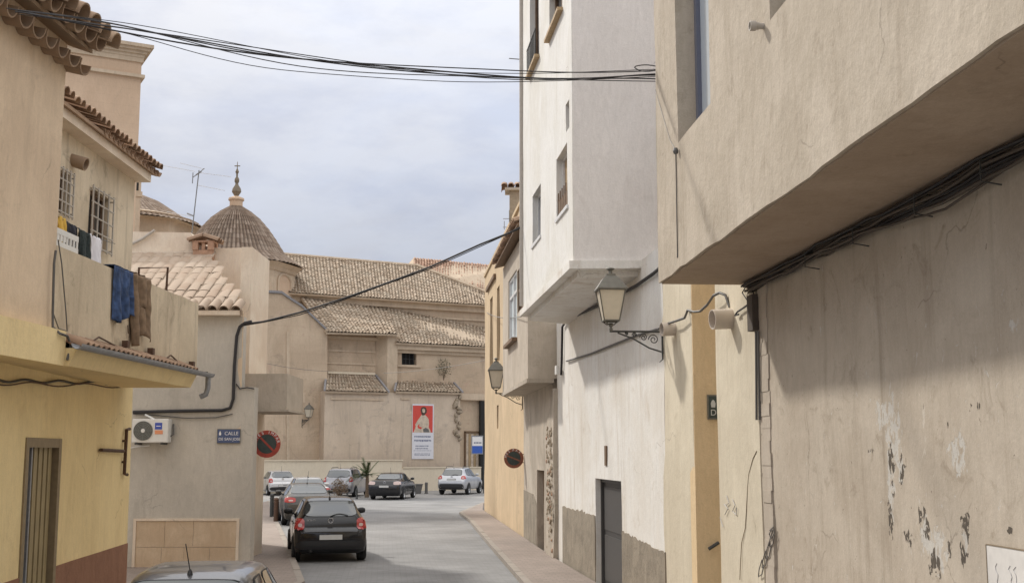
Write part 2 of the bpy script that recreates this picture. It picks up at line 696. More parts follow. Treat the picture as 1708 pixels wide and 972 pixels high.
plaster('church_trim', (0.63, 0.51, 0.38), (0.54, 0.43, 0.315), (0.37, 0.3, 0.22), streak=0.5, mott=0.8, blot=0.5)
plaster('roof_mortar', (0.40, 0.315, 0.24), (0.35, 0.27, 0.20), (0.34, 0.27, 0.205), streak=0.1, mott=1.5, bump=0.8)
plaster('low_wall', (0.74, 0.655, 0.51), (0.70, 0.61, 0.47), (0.55, 0.46, 0.35), streak=0.2, mott=0.5)
plaster('slab_stone', (0.62, 0.49, 0.355), (0.54, 0.41, 0.285), (0.46, 0.355, 0.26), streak=0.1, mott=1.6)
plaster('stone_rubble', (0.40, 0.33, 0.25), (0.32, 0.26, 0.19), (0.2, 0.16, 0.12), streak=0.1, mott=5, bump=0.9)
paver_mat('road_pavers', (0.23, 0.229, 0.228), (0.195, 0.194, 0.193), (0.175, 0.172, 0.17), 0.24, 0.12, R(-6), 0.8)
paver_mat('plaza_ground', (0.27, 0.26, 0.25), (0.24, 0.235, 0.225), (0.19, 0.18, 0.175), 0.3, 0.3, R(20), 0.6)
paver_mat('pink_pavers', (0.275, 0.222, 0.188), (0.235, 0.19, 0.16), (0.195, 0.16, 0.138), 0.2, 0.2, R(-5), 0.5)
plain('kerb_stone', (0.27, 0.235, 0.20), 0.85, var=0.15, scale=5)
tile_mat('old_tiles', [(0.20, 0.145, 0.10), (0.35, 0.27, 0.195), (0.42, 0.33, 0.245), (0.51, 0.415, 0.32)],
         (0.39, 0.345, 0.275), 0.6, each=False)
tile_mat('dome_tiles', [(0.10, 0.07, 0.053), (0.25, 0.185, 0.14), (0.32, 0.245, 0.19), (0.42, 0.335, 0.27)],
         (0.28, 0.235, 0.19), 0.45, each=False)
tile_mat('red_tiles', [(0.24, 0.135, 0.09), (0.44, 0.28, 0.20), (0.50, 0.34, 0.245)], (0.38, 0.29, 0.22), 0.4, each=False)
tile_mat('pink_tiles', [(0.36, 0.26, 0.19), (0.44, 0.345, 0.265), (0.40, 0.305, 0.23)], (0.42, 0.355, 0.285), 0.6)
tile_mat('dark_tiles', [(0.26, 0.16, 0.11), (0.42, 0.29, 0.2), (0.33, 0.215, 0.15)], (0.16, 0.12, 0.09), 0.6)
tile_mat('big_tiles', [(0.27, 0.19, 0.135), (0.37, 0.275, 0.195), (0.32, 0.23, 0.165)], (0.26, 0.18, 0.12), 0.5)
plain('lead_flashing', (0.25, 0.24, 0.245), 0.6, var=0.2)
plain('black_rubber', (0.018, 0.018, 0.02), 0.75)
plain('cable_black', (0.03, 0.028, 0.03), 0.7)
plain('cable_brown', (0.085, 0.068, 0.054), 0.85)
plain('cable_grey', (0.12, 0.115, 0.11), 0.6)
plain('conduit_pale', (0.45, 0.41, 0.36), 0.7)
plain('iron_rust', (0.10, 0.055, 0.035), 0.8, var=0.3)
plain('iron_dark', (0.05, 0.052, 0.05), 0.55, var=0.2)
plain('lantern_metal', (0.16, 0.155, 0.135), 0.5, metal=0.3, var=0.15)
plain('lantern_glass', (0.62, 0.56, 0.45), 0.35, var=0.05)
plain('zinc', (0.30, 0.31, 0.33), 0.55, metal=0.4, var=0.2)
plain('door_grey', (0.042, 0.04, 0.039), 0.5, var=0.1)
plain('door_frame_dark', (0.065, 0.062, 0.06), 0.5)
plain('wood_brown', (0.17, 0.105, 0.06), 0.7, var=0.25, scale=9)
plain('wood_light', (0.42, 0.30, 0.17), 0.7, var=0.2)
plain('door_frame_brown', (0.25, 0.19, 0.11), 0.6, var=0.15)
plain('blind_slat', (0.32, 0.25, 0.13), 0.55, var=0.12, scale=6)
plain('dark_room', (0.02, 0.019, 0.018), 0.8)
plain('glass_dark', (0.03, 0.034, 0.04), 0.06, var=0.1, ior=1.7)
plain('glass_pale', (0.55, 0.60, 0.64), 0.08, var=0.03, ior=1.6)
plain('frame_white', (0.72, 0.72, 0.72), 0.4)
plain('frame_blue_grey', (0.13, 0.14, 0.19), 0.4)
plain('shutter_blue', (0.50, 0.56, 0.58), 0.5, var=0.05)
plain('pvc_beige', (0.58, 0.51, 0.44), 0.55, var=0.05)
plain('plastic_white', (0.72, 0.71, 0.68), 0.45, var=0.04)
plain('fan_grey', (0.13, 0.135, 0.12), 0.6)
plain('fan_ring', (0.22, 0.225, 0.21), 0.55)
plain('sticker_blue', (0.05, 0.09, 0.42), 0.4)
plain('sticker_orange', (0.75, 0.30, 0.16), 0.4)
plain('sign_blue', (0.075, 0.105, 0.21), 0.4)
plain('sign_blue_bright', (0.04, 0.12, 0.48), 0.35)
plain('sign_white', (0.82, 0.81, 0.80), 0.4)
plain('sign_letter', (0.55, 0.55, 0.53), 0.5)
plain('sign_red', (0.36, 0.055, 0.035), 0.45, var=0.2)
plain('sign_red_old', (0.24, 0.085, 0.05), 0.6, var=0.25)
plain('sign_dark', (0.04, 0.055, 0.05), 0.5, var=0.3)
plain('poster_red', (0.62, 0.07, 0.05), 0.5, var=0.1)
plain('poster_white', (0.70, 0.70, 0.74), 0.5)
plain('poster_skin', (0.58, 0.48, 0.37), 0.6, var=0.25, scale=5)
plain('poster_hair', (0.07, 0.045, 0.03), 0.6)
plain('poster_text', (0.16, 0.18, 0.26), 0.6)
plain('panel_pale', (0.66, 0.63, 0.59), 0.7, var=0.08)
plain('scribble', (0.15, 0.14, 0.13), 0.7)
plain('scribble_pale', (0.42, 0.41, 0.40), 0.7)
plain('flake_dark', (0.16, 0.14, 0.115), 0.9, var=0.35, scale=30)
plain('flake_pale', (0.58, 0.55, 0.50), 0.9, var=0.1, scale=30)
plain('crack', (0.22, 0.17, 0.11), 0.9)
plain('brick_clay', (0.42, 0.25, 0.165), 0.85, var=0.2)
plain('finial_stone', (0.22, 0.18, 0.13), 0.8, var=0.2)
plain('antenna_metal', (0.22, 0.22, 0.22), 0.5, metal=0.5)
plain('antenna_pale', (0.55, 0.55, 0.56), 0.5)
plain('planter_grey', (0.14, 0.135, 0.13), 0.7)
plain('leaf_palm', (0.075, 0.095, 0.035), 0.6, var=0.3)
plain('leaf_dry', (0.20, 0.14, 0.09), 0.8, var=0.3)
plain('leaf_shrub', (0.11, 0.11, 0.065), 0.7, var=0.35)
plain('cloth_white', (0.72, 0.71, 0.76), 0.9, var=0.04)
plain('cloth_yellow', (0.62, 0.40, 0.08), 0.9, var=0.1)
plain('cloth_black', (0.02, 0.02, 0.028), 0.9)
plain('cloth_teal', (0.03, 0.042, 0.042), 0.9, var=0.5, scale=30)
plain('cloth_blue', (0.035, 0.065, 0.15), 0.9, var=0.75, scale=11)
plain('cloth_brown', (0.20, 0.135, 0.085), 0.9, var=0.35, scale=14)
plain('tyre', (0.02, 0.02, 0.021), 0.85)
plain('rim_silver', (0.45, 0.46, 0.47), 0.35, metal=0.7)
plain('car_glass', (0.035, 0.045, 0.05), 0.05, ior=2.1, var=0.05)
plain('car_trim', (0.022, 0.022, 0.024), 0.55)
plain('paint_black', (0.006, 0.006, 0.008), 0.22, coat=0.35)
plain('paint_silver', (0.50, 0.51, 0.53), 0.32, metal=0.55, coat=0.8)
plain('paint_white_silver', (0.60, 0.60, 0.60), 0.35, metal=0.3, coat=0.7)
plain('paint_champagne', (0.05, 0.047, 0.041), 0.38, metal=0.25, coat=0.35)
plain('paint_grey', (0.10, 0.102, 0.112), 0.3, metal=0.4, coat=0.7)
plain('paint_grey_mid', (0.36, 0.36, 0.38), 0.32, metal=0.5, coat=0.8)
plain('lamp_red', (0.42, 0.025, 0.02), 0.15, coat=0.8)
plain('lamp_clear', (0.65, 0.50, 0.46), 0.15, coat=0.8)
plain('plate_white', (0.62, 0.62, 0.60), 0.4)
plain('chrome', (0.6, 0.6, 0.62), 0.15, metal=0.9)

# ------------------------------------------------------------------ roof tile builders
def tile_roof(name, eave_l, eave_r, top_r, top_l, mat, parent, pitch=0.24, course=0.42, amp=0.075, step=0.035, seed=1):
    """far roof: every barrel row and every course is geometry, one mesh (too small to pick apart)"""
    rnd = random.Random(seed)
    A, B, Cc, D = (Vector(q) for q in (eave_l, eave_r, top_r, top_l))
    n = (B - A).cross(D - A).normalized()
    if n.z < 0:
        n = -n
    nc = max(2, int((B - A).length / pitch))
    nr = max(2, int((((D - A).length + (Cc - B).length) / 2) / course))
    prof = [(0.0, 0.0), (0.12, 0.55), (0.3, 1.0), (0.5, 0.85), (0.66, 0.3), (0.82, 0.0)]
    vs, fs, tone = [], [], []
    wave = [rnd.uniform(-.02, .02) for _ in range(nc + 1)]
    for r in range(nr):
        lift = [rnd.gauss(0, .012) + (.03 if rnd.random() < .03 else 0) for _ in range(nc)]
        slide = [rnd.gauss(0, .05) for _ in range(nc)]
        skew = [rnd.gauss(0, .07) for _ in range(nc)]
        for half in (0, 1):
            v = (r + half * 1.06) / nr
            v = min(v, 1.0)
            for c in range(nc):
                sag = -0.05 * noise.noise(Vector((c * .13, v * 3, seed)))
                for u0, h in prof:
                    u = (c + u0 + (skew[c] * (1 if half else -1) * .5 if 0 < c < nc - 1 else 0)) / nc
                    p = (A * (1 - u) + B * u) * (1 - v) + (D * (1 - u) + Cc * u) * v
                    vs.append(p + n * (h * amp + (step if half == 0 else 0) + wave[c] + sag + (lift[c] if h > 0 else 0)) +
                              (D - A).normalized() * (slide[c] if half == 0 and r and h > 0 else 0))
            u = 1.0
            p = (A * (1 - u) + B * u) * (1 - v) + (D * (1 - u) + Cc * u) * v
            vs.append(p + n * (step if half == 0 else 0))
        w = nc * len(prof) + 1
        b0, b1 = r * 2 * w, (r * 2 + 1) * w
        tn = [rnd.random() for _ in range(nc * 2 + 2)]
        for k in range(w - 1):
            fs.append((b0 + k, b0 + k + 1, b1 + k + 1, b1 + k))
            q = k // len(prof) * 2 + (1 if k % len(prof) >= 4 else 0)
            tone.append(.28 + .7 * tn[q] if q % 2 == 0 else .05 + .22 * tn[q])
        if r:
            pb = ((r - 1) * 2 + 1) * w
            for k in range(w - 1):
                fs.append((pb + k, pb + k + 1, b0 + k + 1, b0 + k))
                tone.append(0.02)
    me = bpy.data.meshes.new(name)
    me.from_pydata(vs, [], fs)
    at = me.attributes.new('tone', 'FLOAT', 'FACE')
    at.data.foreach_set('value', tone)
    me.materials.append(MAT[mat])
    o = link(name, me, parent, 'stuff')
    # the deck the tiles lie on
    m = MB()
    m.prism([A - n * .02, B - n * .02, Cc - n * .02, D - n * .02], -n * 0.12)
    m.build('roof_deck', 'church_trim', parent)
    return o


def tile_dome(name, centre, prof, ncol, mat, parent, a0=0.0, a1=2 * math.pi, amp=0.06, seed=3):
    """profile: list of (radius, z); barrel tile rows run up the dome"""
    rnd = random.Random(seed)
    fine = []
    for (r0, z0), (r1, z1) in zip(prof, prof[1:]):
        k = max(1, int(math.hypot(r1 - r0, z1 - z0) / 0.42))
        fine += [(r0 + (r1 - r0) * i / k, z0 + (z1 - z0) * i / k) for i in range(k)]
    fine.append(prof[-1])
    shape = [(0.0, 0.0), (0.15, 0.7), (0.35, 1.0), (0.55, 0.7), (0.7, 0.0)]
    w = ncol * len(shape)
    vs, fs, tone = [], [], []
    for i in range(len(fine) - 1):
        tn = [rnd.random() for _ in range(ncol * 2)]
        for half in (0, 1):
            r, z = fine[i + half]
            for c in range(ncol):
                for u, h in shape:
                    a = a0 + (a1 - a0) * (c + u) / ncol
                    rr = r + (h * amp + (0.03 if half == 0 else 0)) * min(1, r / 1.5)
                    vs.append(centre + Vector((rr * math.cos(a), rr * math.sin(a), z + h * amp * .4)))
        b0, b1 = i * 2 * w, (i * 2 + 1) * w
        for k in range(w):
            fs.append((b0 + k, b0 + (k + 1) % w, b1 + (k + 1) % w, b1 + k))
            tone.append(.3 + .68 * tn[k // len(shape) * 2] if k % len(shape) != 4 else .03 + .15 * tn[k // len(shape) * 2])
    me = bpy.data.meshes.new(name)
    me.from_pydata(vs, [], fs)
    me.attributes.new('tone', 'FLOAT', 'FACE').data.foreach_set('value', tone)
    me.materials.append(MAT[mat])
    return link(name, me, parent, 'stuff')


def barrel_mesh(name, mat, length, r0, r1, th=0.014, seg=7, arc=180):
    """one fired barrel tile lying along +x (eave end at x=0), crown up"""
    vs, fs = [], []
    for x, r in ((0, r0), (length, r1)):
        for q in (r, r - th):
            for j in range(seg + 1):
                a = R(90 - arc / 2 + arc * j / seg)
                vs.append((x, q * math.cos(a), q * math.sin(a)))
    k = seg + 1
    for j in range(seg):
        fs += [(j, j + 1, 2 * k + j + 1, 2 * k + j), (k + j + 1, k + j, 3 * k + j, 3 * k + j + 1),
               (j + 1, j, k + j, k + j + 1), (2 * k + j, 2 * k + j + 1, 3 * k + j + 1, 3 * k + j)]
    fs += [(0, 2 * k, 3 * k, k), (seg, k + seg, 3 * k + seg, 2 * k + seg)]
    me = bpy.data.meshes.new(name)
    me.from_pydata(vs, [], fs)
    me.materials.append(MAT[mat])
    me.polygons.foreach_set('use_smooth', [True] * len(me.polygons))
    me.set_sharp_from_angle(angle=R(50))
    return me


def place(name, me, parent, loc, axis, up=(0, 0, 1), flip=False, jit=0.0):
    """object with local +x along axis and local z towards up"""
    x = Vector(axis).normalized()
    z = Vector(up) - x * Vector(up).dot(x)
    z.normalize()
    if flip:
        z = -z
    y = z.cross(x)
    m = Matrix((x, y, z)).transposed().to_4x4()
    if jit:
        m = m @ Matrix.Rotation(random.uniform(-jit, jit), 4, 'Z') @ Matrix.Rotation(random.uniform(-jit, jit), 4, 'X')
    m.translation = loc
    o = bpy.data.objects.new(name, me)
    col.objects.link(o)
    o.parent = parent
    o.matrix_basis = parent_world(parent).inverted() @ m if parent else m
    return o


def sag_path(a, b, sag, n=24, wob=0.0, seed=0):
    a, b = Vector(a), Vector(b)
    out = []
    for i in range(n + 1):
        t = i / n
        p = a.lerp(b, t)
        p.z -= sag * 4 * t * (1 - t)
        if wob:
            p += Vector((noise.noise(Vector((t * 5, seed, 0))), noise.noise(Vector((t * 5, seed, 4))),
                         noise.noise(Vector((t * 6, seed, 9))))) * wob
        out.append(p)
    return out


# ------------------------------------------------------------------ frames (vertical planes of the walls)
NEAR = Frame((3.539, 0), (-0.0745, 1), (-1, 0))            # near house and cream corner house, right side
WHITE = Frame((1.05, 28.3), (-0.11, 1), (-1, 0))           # white house, street wall
BAYW = Frame((0.985, 19.1), (0.245 - 0.985, 25.8 - 19.1), (-1, 0))   # white house, bay front
FAR = Frame((0.94, 28.9), (-1.18 - 0.94, 51.5 - 28.9), (-1, 0))      # narrow grey house and orange house
YLOW = Frame((-6.39, 20.0), (-0.0857, 1), (1, 0))          # yellow house, ground floor
YUP = Frame((-5.24, 20.0), (0.0377, 1), (1, 0))            # yellow house, upper floor and terrace
YREAR = Frame((-7.2, 20.0), (0.0, 1), (1, 0))              # wall behind the terrace
GREY = Frame((0, 26.0), (1, 0), (0, -1))                   # grey house, wall facing the street
ch0 = on_z(430, 820.5)
CH = Frame((ch0.x, ch0.y), (math.cos(R(28)), math.sin(R(28))), (0, -1))

# the concrete wall's own marks: pale seam and dark chips where the photograph shows them
def spot(px, py, rx, ry):
    p = NEAR.at(px, py)
    q = NEAR.at(px + rx, py)
    r_ = NEAR.at(px, py - ry)
    return (p.y, p.z, abs(p.y - q.y) + .01, abs(r_.z - p.z) + .01)


PALE = [spot(*q) for q in ((1484, 690, 9, 60), (1484, 800, 7, 90), (1470, 690, 12, 30), (1543, 885, 10, 50), (1500, 785, 9, 34), (1566, 935, 14, 36),
                           (1688, 545, 5, 12), (1610, 900, 8, 30), (1560, 910, 30, 40), (1490, 730, 18, 70), (1600, 760, 20, 50))]
DARK = [spot(*q) for q in ((1503, 778, 9, 34), (1486, 775, 6, 60), (1484, 870, 5, 50), (1538, 862, 12, 30), (1512, 897, 12, 20), (1612, 880, 10, 36),
                           (1586, 915, 8, 24), (1560, 942, 15, 34), (1610, 925, 9, 28), (1453, 752, 5, 9), (1632, 678, 5, 8), (1686, 886, 6, 9),
                           (1585, 708, 4, 8), (1660, 669, 3, 6), (1545, 880, 9, 24), (1275, 750, 5, 200), (1280, 640, 4, 120))]
plaster('concrete_render', (0.50, 0.435, 0.355), (0.44, 0.375, 0.3), (0.3, 0.245, 0.185), streak=0.7, mott=1.1, blot=0.75,
        peel=(0.55, 0.495, 0.42), peel_amt=0.66, wear=(PALE, DARK))

# ------------------------------------------------------------------ ground
m = MB()
S_ = 900
m.add([(-S_, -S_, 0), (S_, -S_, 0), (S_, S_, 0), (-S_, S_, 0)], [(0, 1, 2, 3)])
struct(m.build('ground', 'plaza_ground'))


def sheet(name, pts, z, mat, drop=0.0):
    m = MB()
    n = len(pts)
    top = [(p[0], p[1], z) for p in pts]
    if drop:
        m.prism([(p[0], p[1], z - drop) for p in pts], (0, 0, drop))
    else:
        m.add(top, [tuple(range(n))])
    return struct(m.build(name, mat))


sheet('road', [(-4.6, -8), (3.2, -8), (2.1, 8), (1.6, 20), (0.7, 30), (-0.4, 45), (-1.0, 53), (-3, 58), (6, 62), (7, 71),
               (-14, 66), (-13, 60), (-11.5, 48), (-8.6, 38), (-5.4, 27), (-4.8, 20), (-4.7, 10)], 0.004, 'road_pavers')


def pave(name, edge_px, wall_pts, near=None):
    """raised pavement: kerb stones along the road edge, paving behind"""
    e = [on_z(x, y) for x, y in edge_px]
    if near:
        e.append(Vector((near[0], near[1], 0)))
    z = 0.11
    sheet(name, [(p.x, p.y) for p in e] + wall_pts, z - 0.004, 'pink_pavers', drop=0.10)
    root = None
    k = 0
    par = bpy.data.objects.new('kerb', None)
    col.objects.link(par)
    struct(par)
    for a, b in zip(e, e[1:]):
        n = max(1, int((b - a).length / 1.0))
        d = (b - a).normalized()
        q = Vector((-d.y, d.x, 0)) * 0.07
        for i in range(n):
            p0, p1 = a.lerp(b, i / n) + d * .006, a.lerp(b, (i + 1) / n) - d * .006
            m = MB()
            m.prism([p0 - q, p1 - q, p1 + q, p0 + q], (0, 0, z + random.uniform(-.004, .006)))
            m.build('kerb_stone', 'kerb_stone', par)


pave('pavement_right', [(806.6, 841), (768.6, 858), (785.5, 870.6), (823, 915), (863.5, 961)],
     [(3.05, 6), (1.9, 20), (0.9, 29), (-1.25, 52)], near=(1.75, 6))
pave('pavement_left', [(449, 838), (455, 862), (470, 895), (492, 950), (502, 978)],
     [(-5.6, 10), (-8.5, 22), (-8.5, 27), (-6.3, 27), (-12, 52)], near=(-4.35, 10))

# ------------------------------------------------------------------ near house (right)
near = thing('overhanging_house', 'beige plastered house with a jettied upper storey over a peeling concrete wall', 'house', NEAR.pt(8))
S_END = NEAR.s(1245, py=475)
_b = NEAR.pt(S_END)
# overhang so that its far bottom corner falls where the photograph has it
OV = 0.0
while True:
    q = NEAR.pt(S_END, OV)
    if (q.x / q.y) * (ray(1100, 472)[1]) <= 1100 - CX or OV > 2:
        break
    OV += 0.01
Z_SOF = at_y(1100, 472, NEAR.pt(S_END, OV).y).z
S_CONC = NEAR.s(1266)
S_CORN = NEAR.s(1196)
wall('wall', NEAR, -4, S_CONC, 0, Z_SOF, 'concrete_render', near, wob=0.012, step=0.3)
wall('cream_wall', NEAR, S_CONC, S_CORN, 0, 8, 'cream_render', near, thick=4, o=0.012, wob=0.008)
ow = [NEAR.sz(1131, 238, OV), NEAR.sz(1185, 170, OV)]
ow2 = NEAR.sz(1283, 34, OV)
oz = [NEAR.sz(1131, 238, OV)[1], ow2[1]]
WIN1 = (ow[1][0], ow[0][0], oz[0], 9.5)
WIN2 = (ow2[0] - 1.3, ow2[0], ow2[1], 8.5)
wall('upper_wall', NEAR, -4, S_END, Z_SOF, 11, 'near_render', near, openings=[WIN1, WIN2], depth=0.26, thick=5, o=OV,
     wob=0.007, step=0.24, edge=0.022)
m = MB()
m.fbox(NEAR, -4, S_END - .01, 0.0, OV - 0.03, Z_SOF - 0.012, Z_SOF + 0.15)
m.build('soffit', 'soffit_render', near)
for w in (WIN1, WIN2):
    m = MB()
    s0, s1, z0, z1 = w
    for a, b in ((s0, s0 + .07), (s1 - .09, s1)):
        m.fbox(NEAR, a, b, OV - .26, OV - .19, z0, z1)
    m.fbox(NEAR, s0, s1, OV - .26, OV - .19, z0, z0 + .08)
    m.fbox(NEAR, (s0 + s1) / 2 - .04, (s0 + s1) / 2 + .04, OV - .255, OV - .2, z0, z1)
    wo = m.build('window', 'frame_blue_grey', near)
    m = MB()
    m.fbox(NEAR, s0 + .03, s1 - .05, OV - .25, OV - .235, z0, z1)
    m.build('pane', 'glass_pale', wo)
# pilaster strip and its broken arris
m = MB()
sA, sB = NEAR.s(1270), NEAR.s(1284)
for i in range(34):
    z0, z1 = i * .125, (i + 1) * .125 + .001
    j = random.uniform(-.02, .02)
    m.fbox(NEAR, sB + j, sA, -0.02, 0.022 + random.uniform(-.006, .006), z0, min(z1, Z_SOF - .02))
m.build('pilaster', 'bay_concrete', near)


# scrawl at the foot of the pilaster and on the cream wall
m = MB()


def stroke(m, fr, pix, o, r=0.006):
    m.tube([fr.at(x, y, o) for x, y in pix], r, 5)


for x, y in ((1268, 955), (1274, 940), (1280, 925), (1286, 905)):
    m = MB()
    stroke(m, NEAR, [(x + 3, y - 22), (x - 2, y - 5), (x - 3, y + 6), (x + 3, y + 2), (x + 6, y - 14)], 0.028)
    m.build('graffiti_stroke', 'scribble', near)
m = MB()
stroke(m, NEAR, [(1288, 880), (1283, 890), (1286, 898), (1292, 888), (1290, 878), (1284, 884)], 0.028)
m.build('graffiti_stroke', 'scribble', near)
for pix in ([(1222, 832), (1226, 842), (1222, 852), (1228, 858), (1229, 846)], [(1208, 840), (1214, 848), (1209, 858)],
            [(1212, 826), (1216, 838), (1211, 842)], [(1201, 862), (1204, 872), (1206, 878)]):
    m = MB()
    stroke(m, NEAR, pix, 0.026, .005)
    m.build('graffiti_stroke', 'scribble_pale', near)
m = MB()
stroke(m, NEAR, [(1262, 752), (1256, 764), (1249, 790), (1247, 812), (1245, 850), (1243, 880), (1237, 905), (1235, 940), (1234, 966)],
       0.020, 0.0045)
m.build('crack', 'crack', near)
m = MB()
stroke(m, NEAR, [(1127, 250), (1128, 300), (1130, 430)], OV + .004, .006)
stroke(m, NEAR, [(1093, 150), (1118, 235), (1127, 250)], OV + .005, .003)
m.lathe([(.02, -.03), (.03, 0), (.02, .03)], 8, Matrix.Translation(NEAR.at(1127, 252, OV + .03)))
m.build('wire', 'cable_grey', near)
# small vent stub beside the second window
m = MB()
q = NEAR.mat(*(lambda a: (a[0], OV - .02, a[1]))(NEAR.sz(1272, 44, OV)))
m.lathe([(.025, 0), (.025, .07), (.04, .075), (.04, .12), (.03, .12), (.03, .05)], 12, q)
m.build('vent_stub', 'conduit_pale', near, smooth=40)

# pale board low on the wall
a = [NEAR.sz(x, y, .03) for x, y in ((1645, 908), (1660, 962))]
b = tag(MB().fbox(NEAR, a[0][0] - .9, a[0][0], .014, .03, a[0][1] - .75, a[0][1]).build('wall_board', 'panel_pale'),
        'pale board with grey scribbles fixed low on the peeling concrete wall', 'board')
m = MB()
rnd = random.Random(12)
for dx in (-.13, -.30, -.36, -.52):
    p = [NEAR.pt(a[0][0] + dx + .022 * noise.noise(Vector((i * .5, dx * 9, 0))) + .03 * math.sin(i * 1.3) * rnd.random(), .031,
                 a[0][1] - .10 - i * .022) for i in range(14)]
    m.tube(p, .0022, 4)
m.build('scribble', 'scribble_pale', b)
m = MB()
m.fbox(NEAR, a[0][0] - .9, a[0][0] + .004, .012, .033, a[0][1], a[0][1] + .006)
m.fbox(NEAR, a[0][0], a[0][0] + .006, .012, .033, a[0][1] - .75, a[0][1])
m.build('rim', 'crack', b)

# bundle of cables in the angle of wall and soffit
cab = ['thick black cable in the bundle under the jettied storey']
for i in range(12):
    s_a, s_b = S_END - .12 - .02 * i, 0.5
    z = Z_SOF - .03 - .011 * i + (.02 if i % 2 else 0)
    oo = .03 + .026 * (i % 4)
    pts = []
    for k in range(41):
        t = k / 40
        s = s_a + (s_b - s_a) * t
        dip = .10 * math.exp(-((s - 8.9 + .1 * i) / .8) ** 2) * (.8 if i > 9 else .2)
        pts.append(NEAR.pt(s, oo + .012 * noise.noise(Vector((s * 2, i, 0))),
                           z - dip + .055 * noise.noise(Vector((s * 1.1, i * 3.1, 2))) + .02 * noise.noise(Vector((s * 4, i * 2.1, 7)))))
    o = MB().tube(pts, (.007, .014, .009, .011)[i % 4], 6).build('power_cable', 'cable_black' if i % 3 == 0 else 'cable_brown', None, smooth=60)
    tag(o, 'black cable in the thick bundle clipped under the jettied storey', 'cable', 'cables bundled under the jettied storey')
for i, s in enumerate((10.6, 9.4, 8.2, 7.2, 6.4)):
    m = MB()
    m.tube([NEAR.pt(s, 0, Z_SOF - .06), NEAR.pt(s, .14, Z_SOF - .06), NEAR.pt(s, .14, Z_SOF - .19), NEAR.pt(s, .01, Z_SOF - .21)], .006, 5)
    m.build('cable_hook', 'iron_dark', near)
m = MB()
m.fbox(NEAR, NEAR.s(1271), NEAR.s(1262), .022, .09, NEAR.sz(1264, 552)[1], NEAR.sz(1264, 492)[1])
jb = tag(m.build('junction_box', 'cable_brown'), 'dark metal junction box where the cable bundle starts', 'junction box')
m = MB()
for x, x2 in ((1261, 1262), (1265, 1267)):
    m.tube([NEAR.at(x, 552, .05), NEAR.at(x + .4, 600, .04), NEAR.at(x2, 700, .035)], .013, 6)
m.build('conduit', 'cable_grey', jb)
m = MB()
m.tube([NEAR.at(x, y, .05) for x, y in ((1256, 505), (1246, 500), (1238, 488), (1244, 478), (1254, 482), (1258, 492))], .007, 5)
m.tube([NEAR.at(x, y, .05) for x, y in ((1258, 500), (1242, 512), (1230, 520), (1226, 526), (1232, 524))], .011, 5)
m.build('cable_loop', 'cable_black', jb)

# ------------------------------------------------------------------ cream corner house beyond the alley
cream = thing('cream_corner_house', 'narrow cream house at the alley corner with an ochre side wall', 'house', NEAR.pt(16))
S_AL, S_WH = NEAR.s(1155), NEAR.s(1109)
wall('wall', NEAR, S_AL, S_WH + .35, 0, 8.5, 'cream_render', cream, thick=.4)
ALLEY = Frame((NEAR.pt(S_AL).x, NEAR.pt(S_AL).y), (-NEAR.n.x, -NEAR.n.y), (0, -1))
wall('side_wall', ALLEY, 0.0, 5, 0, 8.5, 'ochre_render', cream, thick=.3, o=.03, wob=.004)
m = MB()
ALLEY.p = ALLEY.p + ALLEY.n * .04
s0, z0 = ALLEY.sz(1180.5, 699, .02)
z1 = ALLEY.sz(1180.5, 658, .02)[1]
wd = .46
p = tag(MB().fbox(ALLEY, s0, s0 + wd, .0, .02, z0, z1).build('street_name_plate', 'lantern_metal'),
        'dark street plate reading DE on the ochre alley wall', 'street sign')
MB().fbox(ALLEY, s0 + .018, s0 + wd - .018, .02, .024, z0 + .018, z1 - .018).build('field', 'sign_dark', p)
text('lettering', 'DE', 'sign_letter', .11, ALLEY.mat(s0 + .035, .025, z0 + .085), p, align='LEFT')
m = MB()
q = ALLEY.mat(s0 + .075, .024, z0 + .155)
m.prism([q @ Vector(v) for v in ((-.025, 0, 0), (.025, 0, 0), (.032, .05, 0), (.018, .085, 0), (0, .1, 0), (-.018, .085, 0), (-.032, .05, 0))],
        (ALLEY.n.x * .003, ALLEY.n.y * .003, 0))
m.build('emblem', 'sign_letter', p)
tag(MB().tube([ALLEY.at(1182, 915, .06), ALLEY.at(1199, 904, .06)], .022, 8).build('handrail_stub', 'iron_dark'),
    'short dark handrail end on the ochre alley wall', 'handrail')

# ------------------------------------------------------------------ white house with the bay
white = thing('white_bay_house', 'tall white house with a windowed bay over the street and a grey door', 'house', WHITE.pt(0))
Z_BAY = 5.56
sw0, sw1 = WHITE.s(1109, py=700), -.05
dr = [WHITE.sz(993, 797), WHITE.sz(1036, 800)]
DOOR = (dr[1][0], dr[0][0], 0.02, dr[0][1])
wall('wall', WHITE, sw0, sw1, 0, Z_BAY, 'white_lower', white, openings=[DOOR], depth=.22, thick=.5, wob=.01)
# plinth with an uneven hand-cut upper edge
tops = [(1109, 922), (1090, 913), (1072, 903), (1055, 894), (1040, 887), (1037, 886)]
tops2 = [(992, 860), (978, 854), (965, 851), (950, 848), (938, 843)]
for tp in (tops, tops2):
    pts = []
    raw = [WHITE.sz(x, y, .012) for x, y in tp]
    for (sa, za), (sb, zb_) in zip(raw, raw[1:]):
        pts += [(sa + (sb - sa) * i / 9, za + (zb_ - za) * i / 9 + .05 * noise.noise(Vector((sa * 3 + i * .7, za, 1)))) for i in range(9)]
    pts.append(raw[-1])
    poly = [WHITE.pt(pts[0][0], .014, 0)] + [WHITE.pt(s, .014, z + random.uniform(-.015, .015)) for s, z in pts] + [WHITE.pt(pts[-1][0], .014, 0)]
    MB().prism(poly, (-WHITE.n.x * .05, -WHITE.n.y * .05, 0)).build('plinth', 'pebble_plinth', white)
s0, s1, z0, z1 = DOOR
m = MB()
m.fbox(WHITE, s0, s1, -.2, -.15, z0, z1)
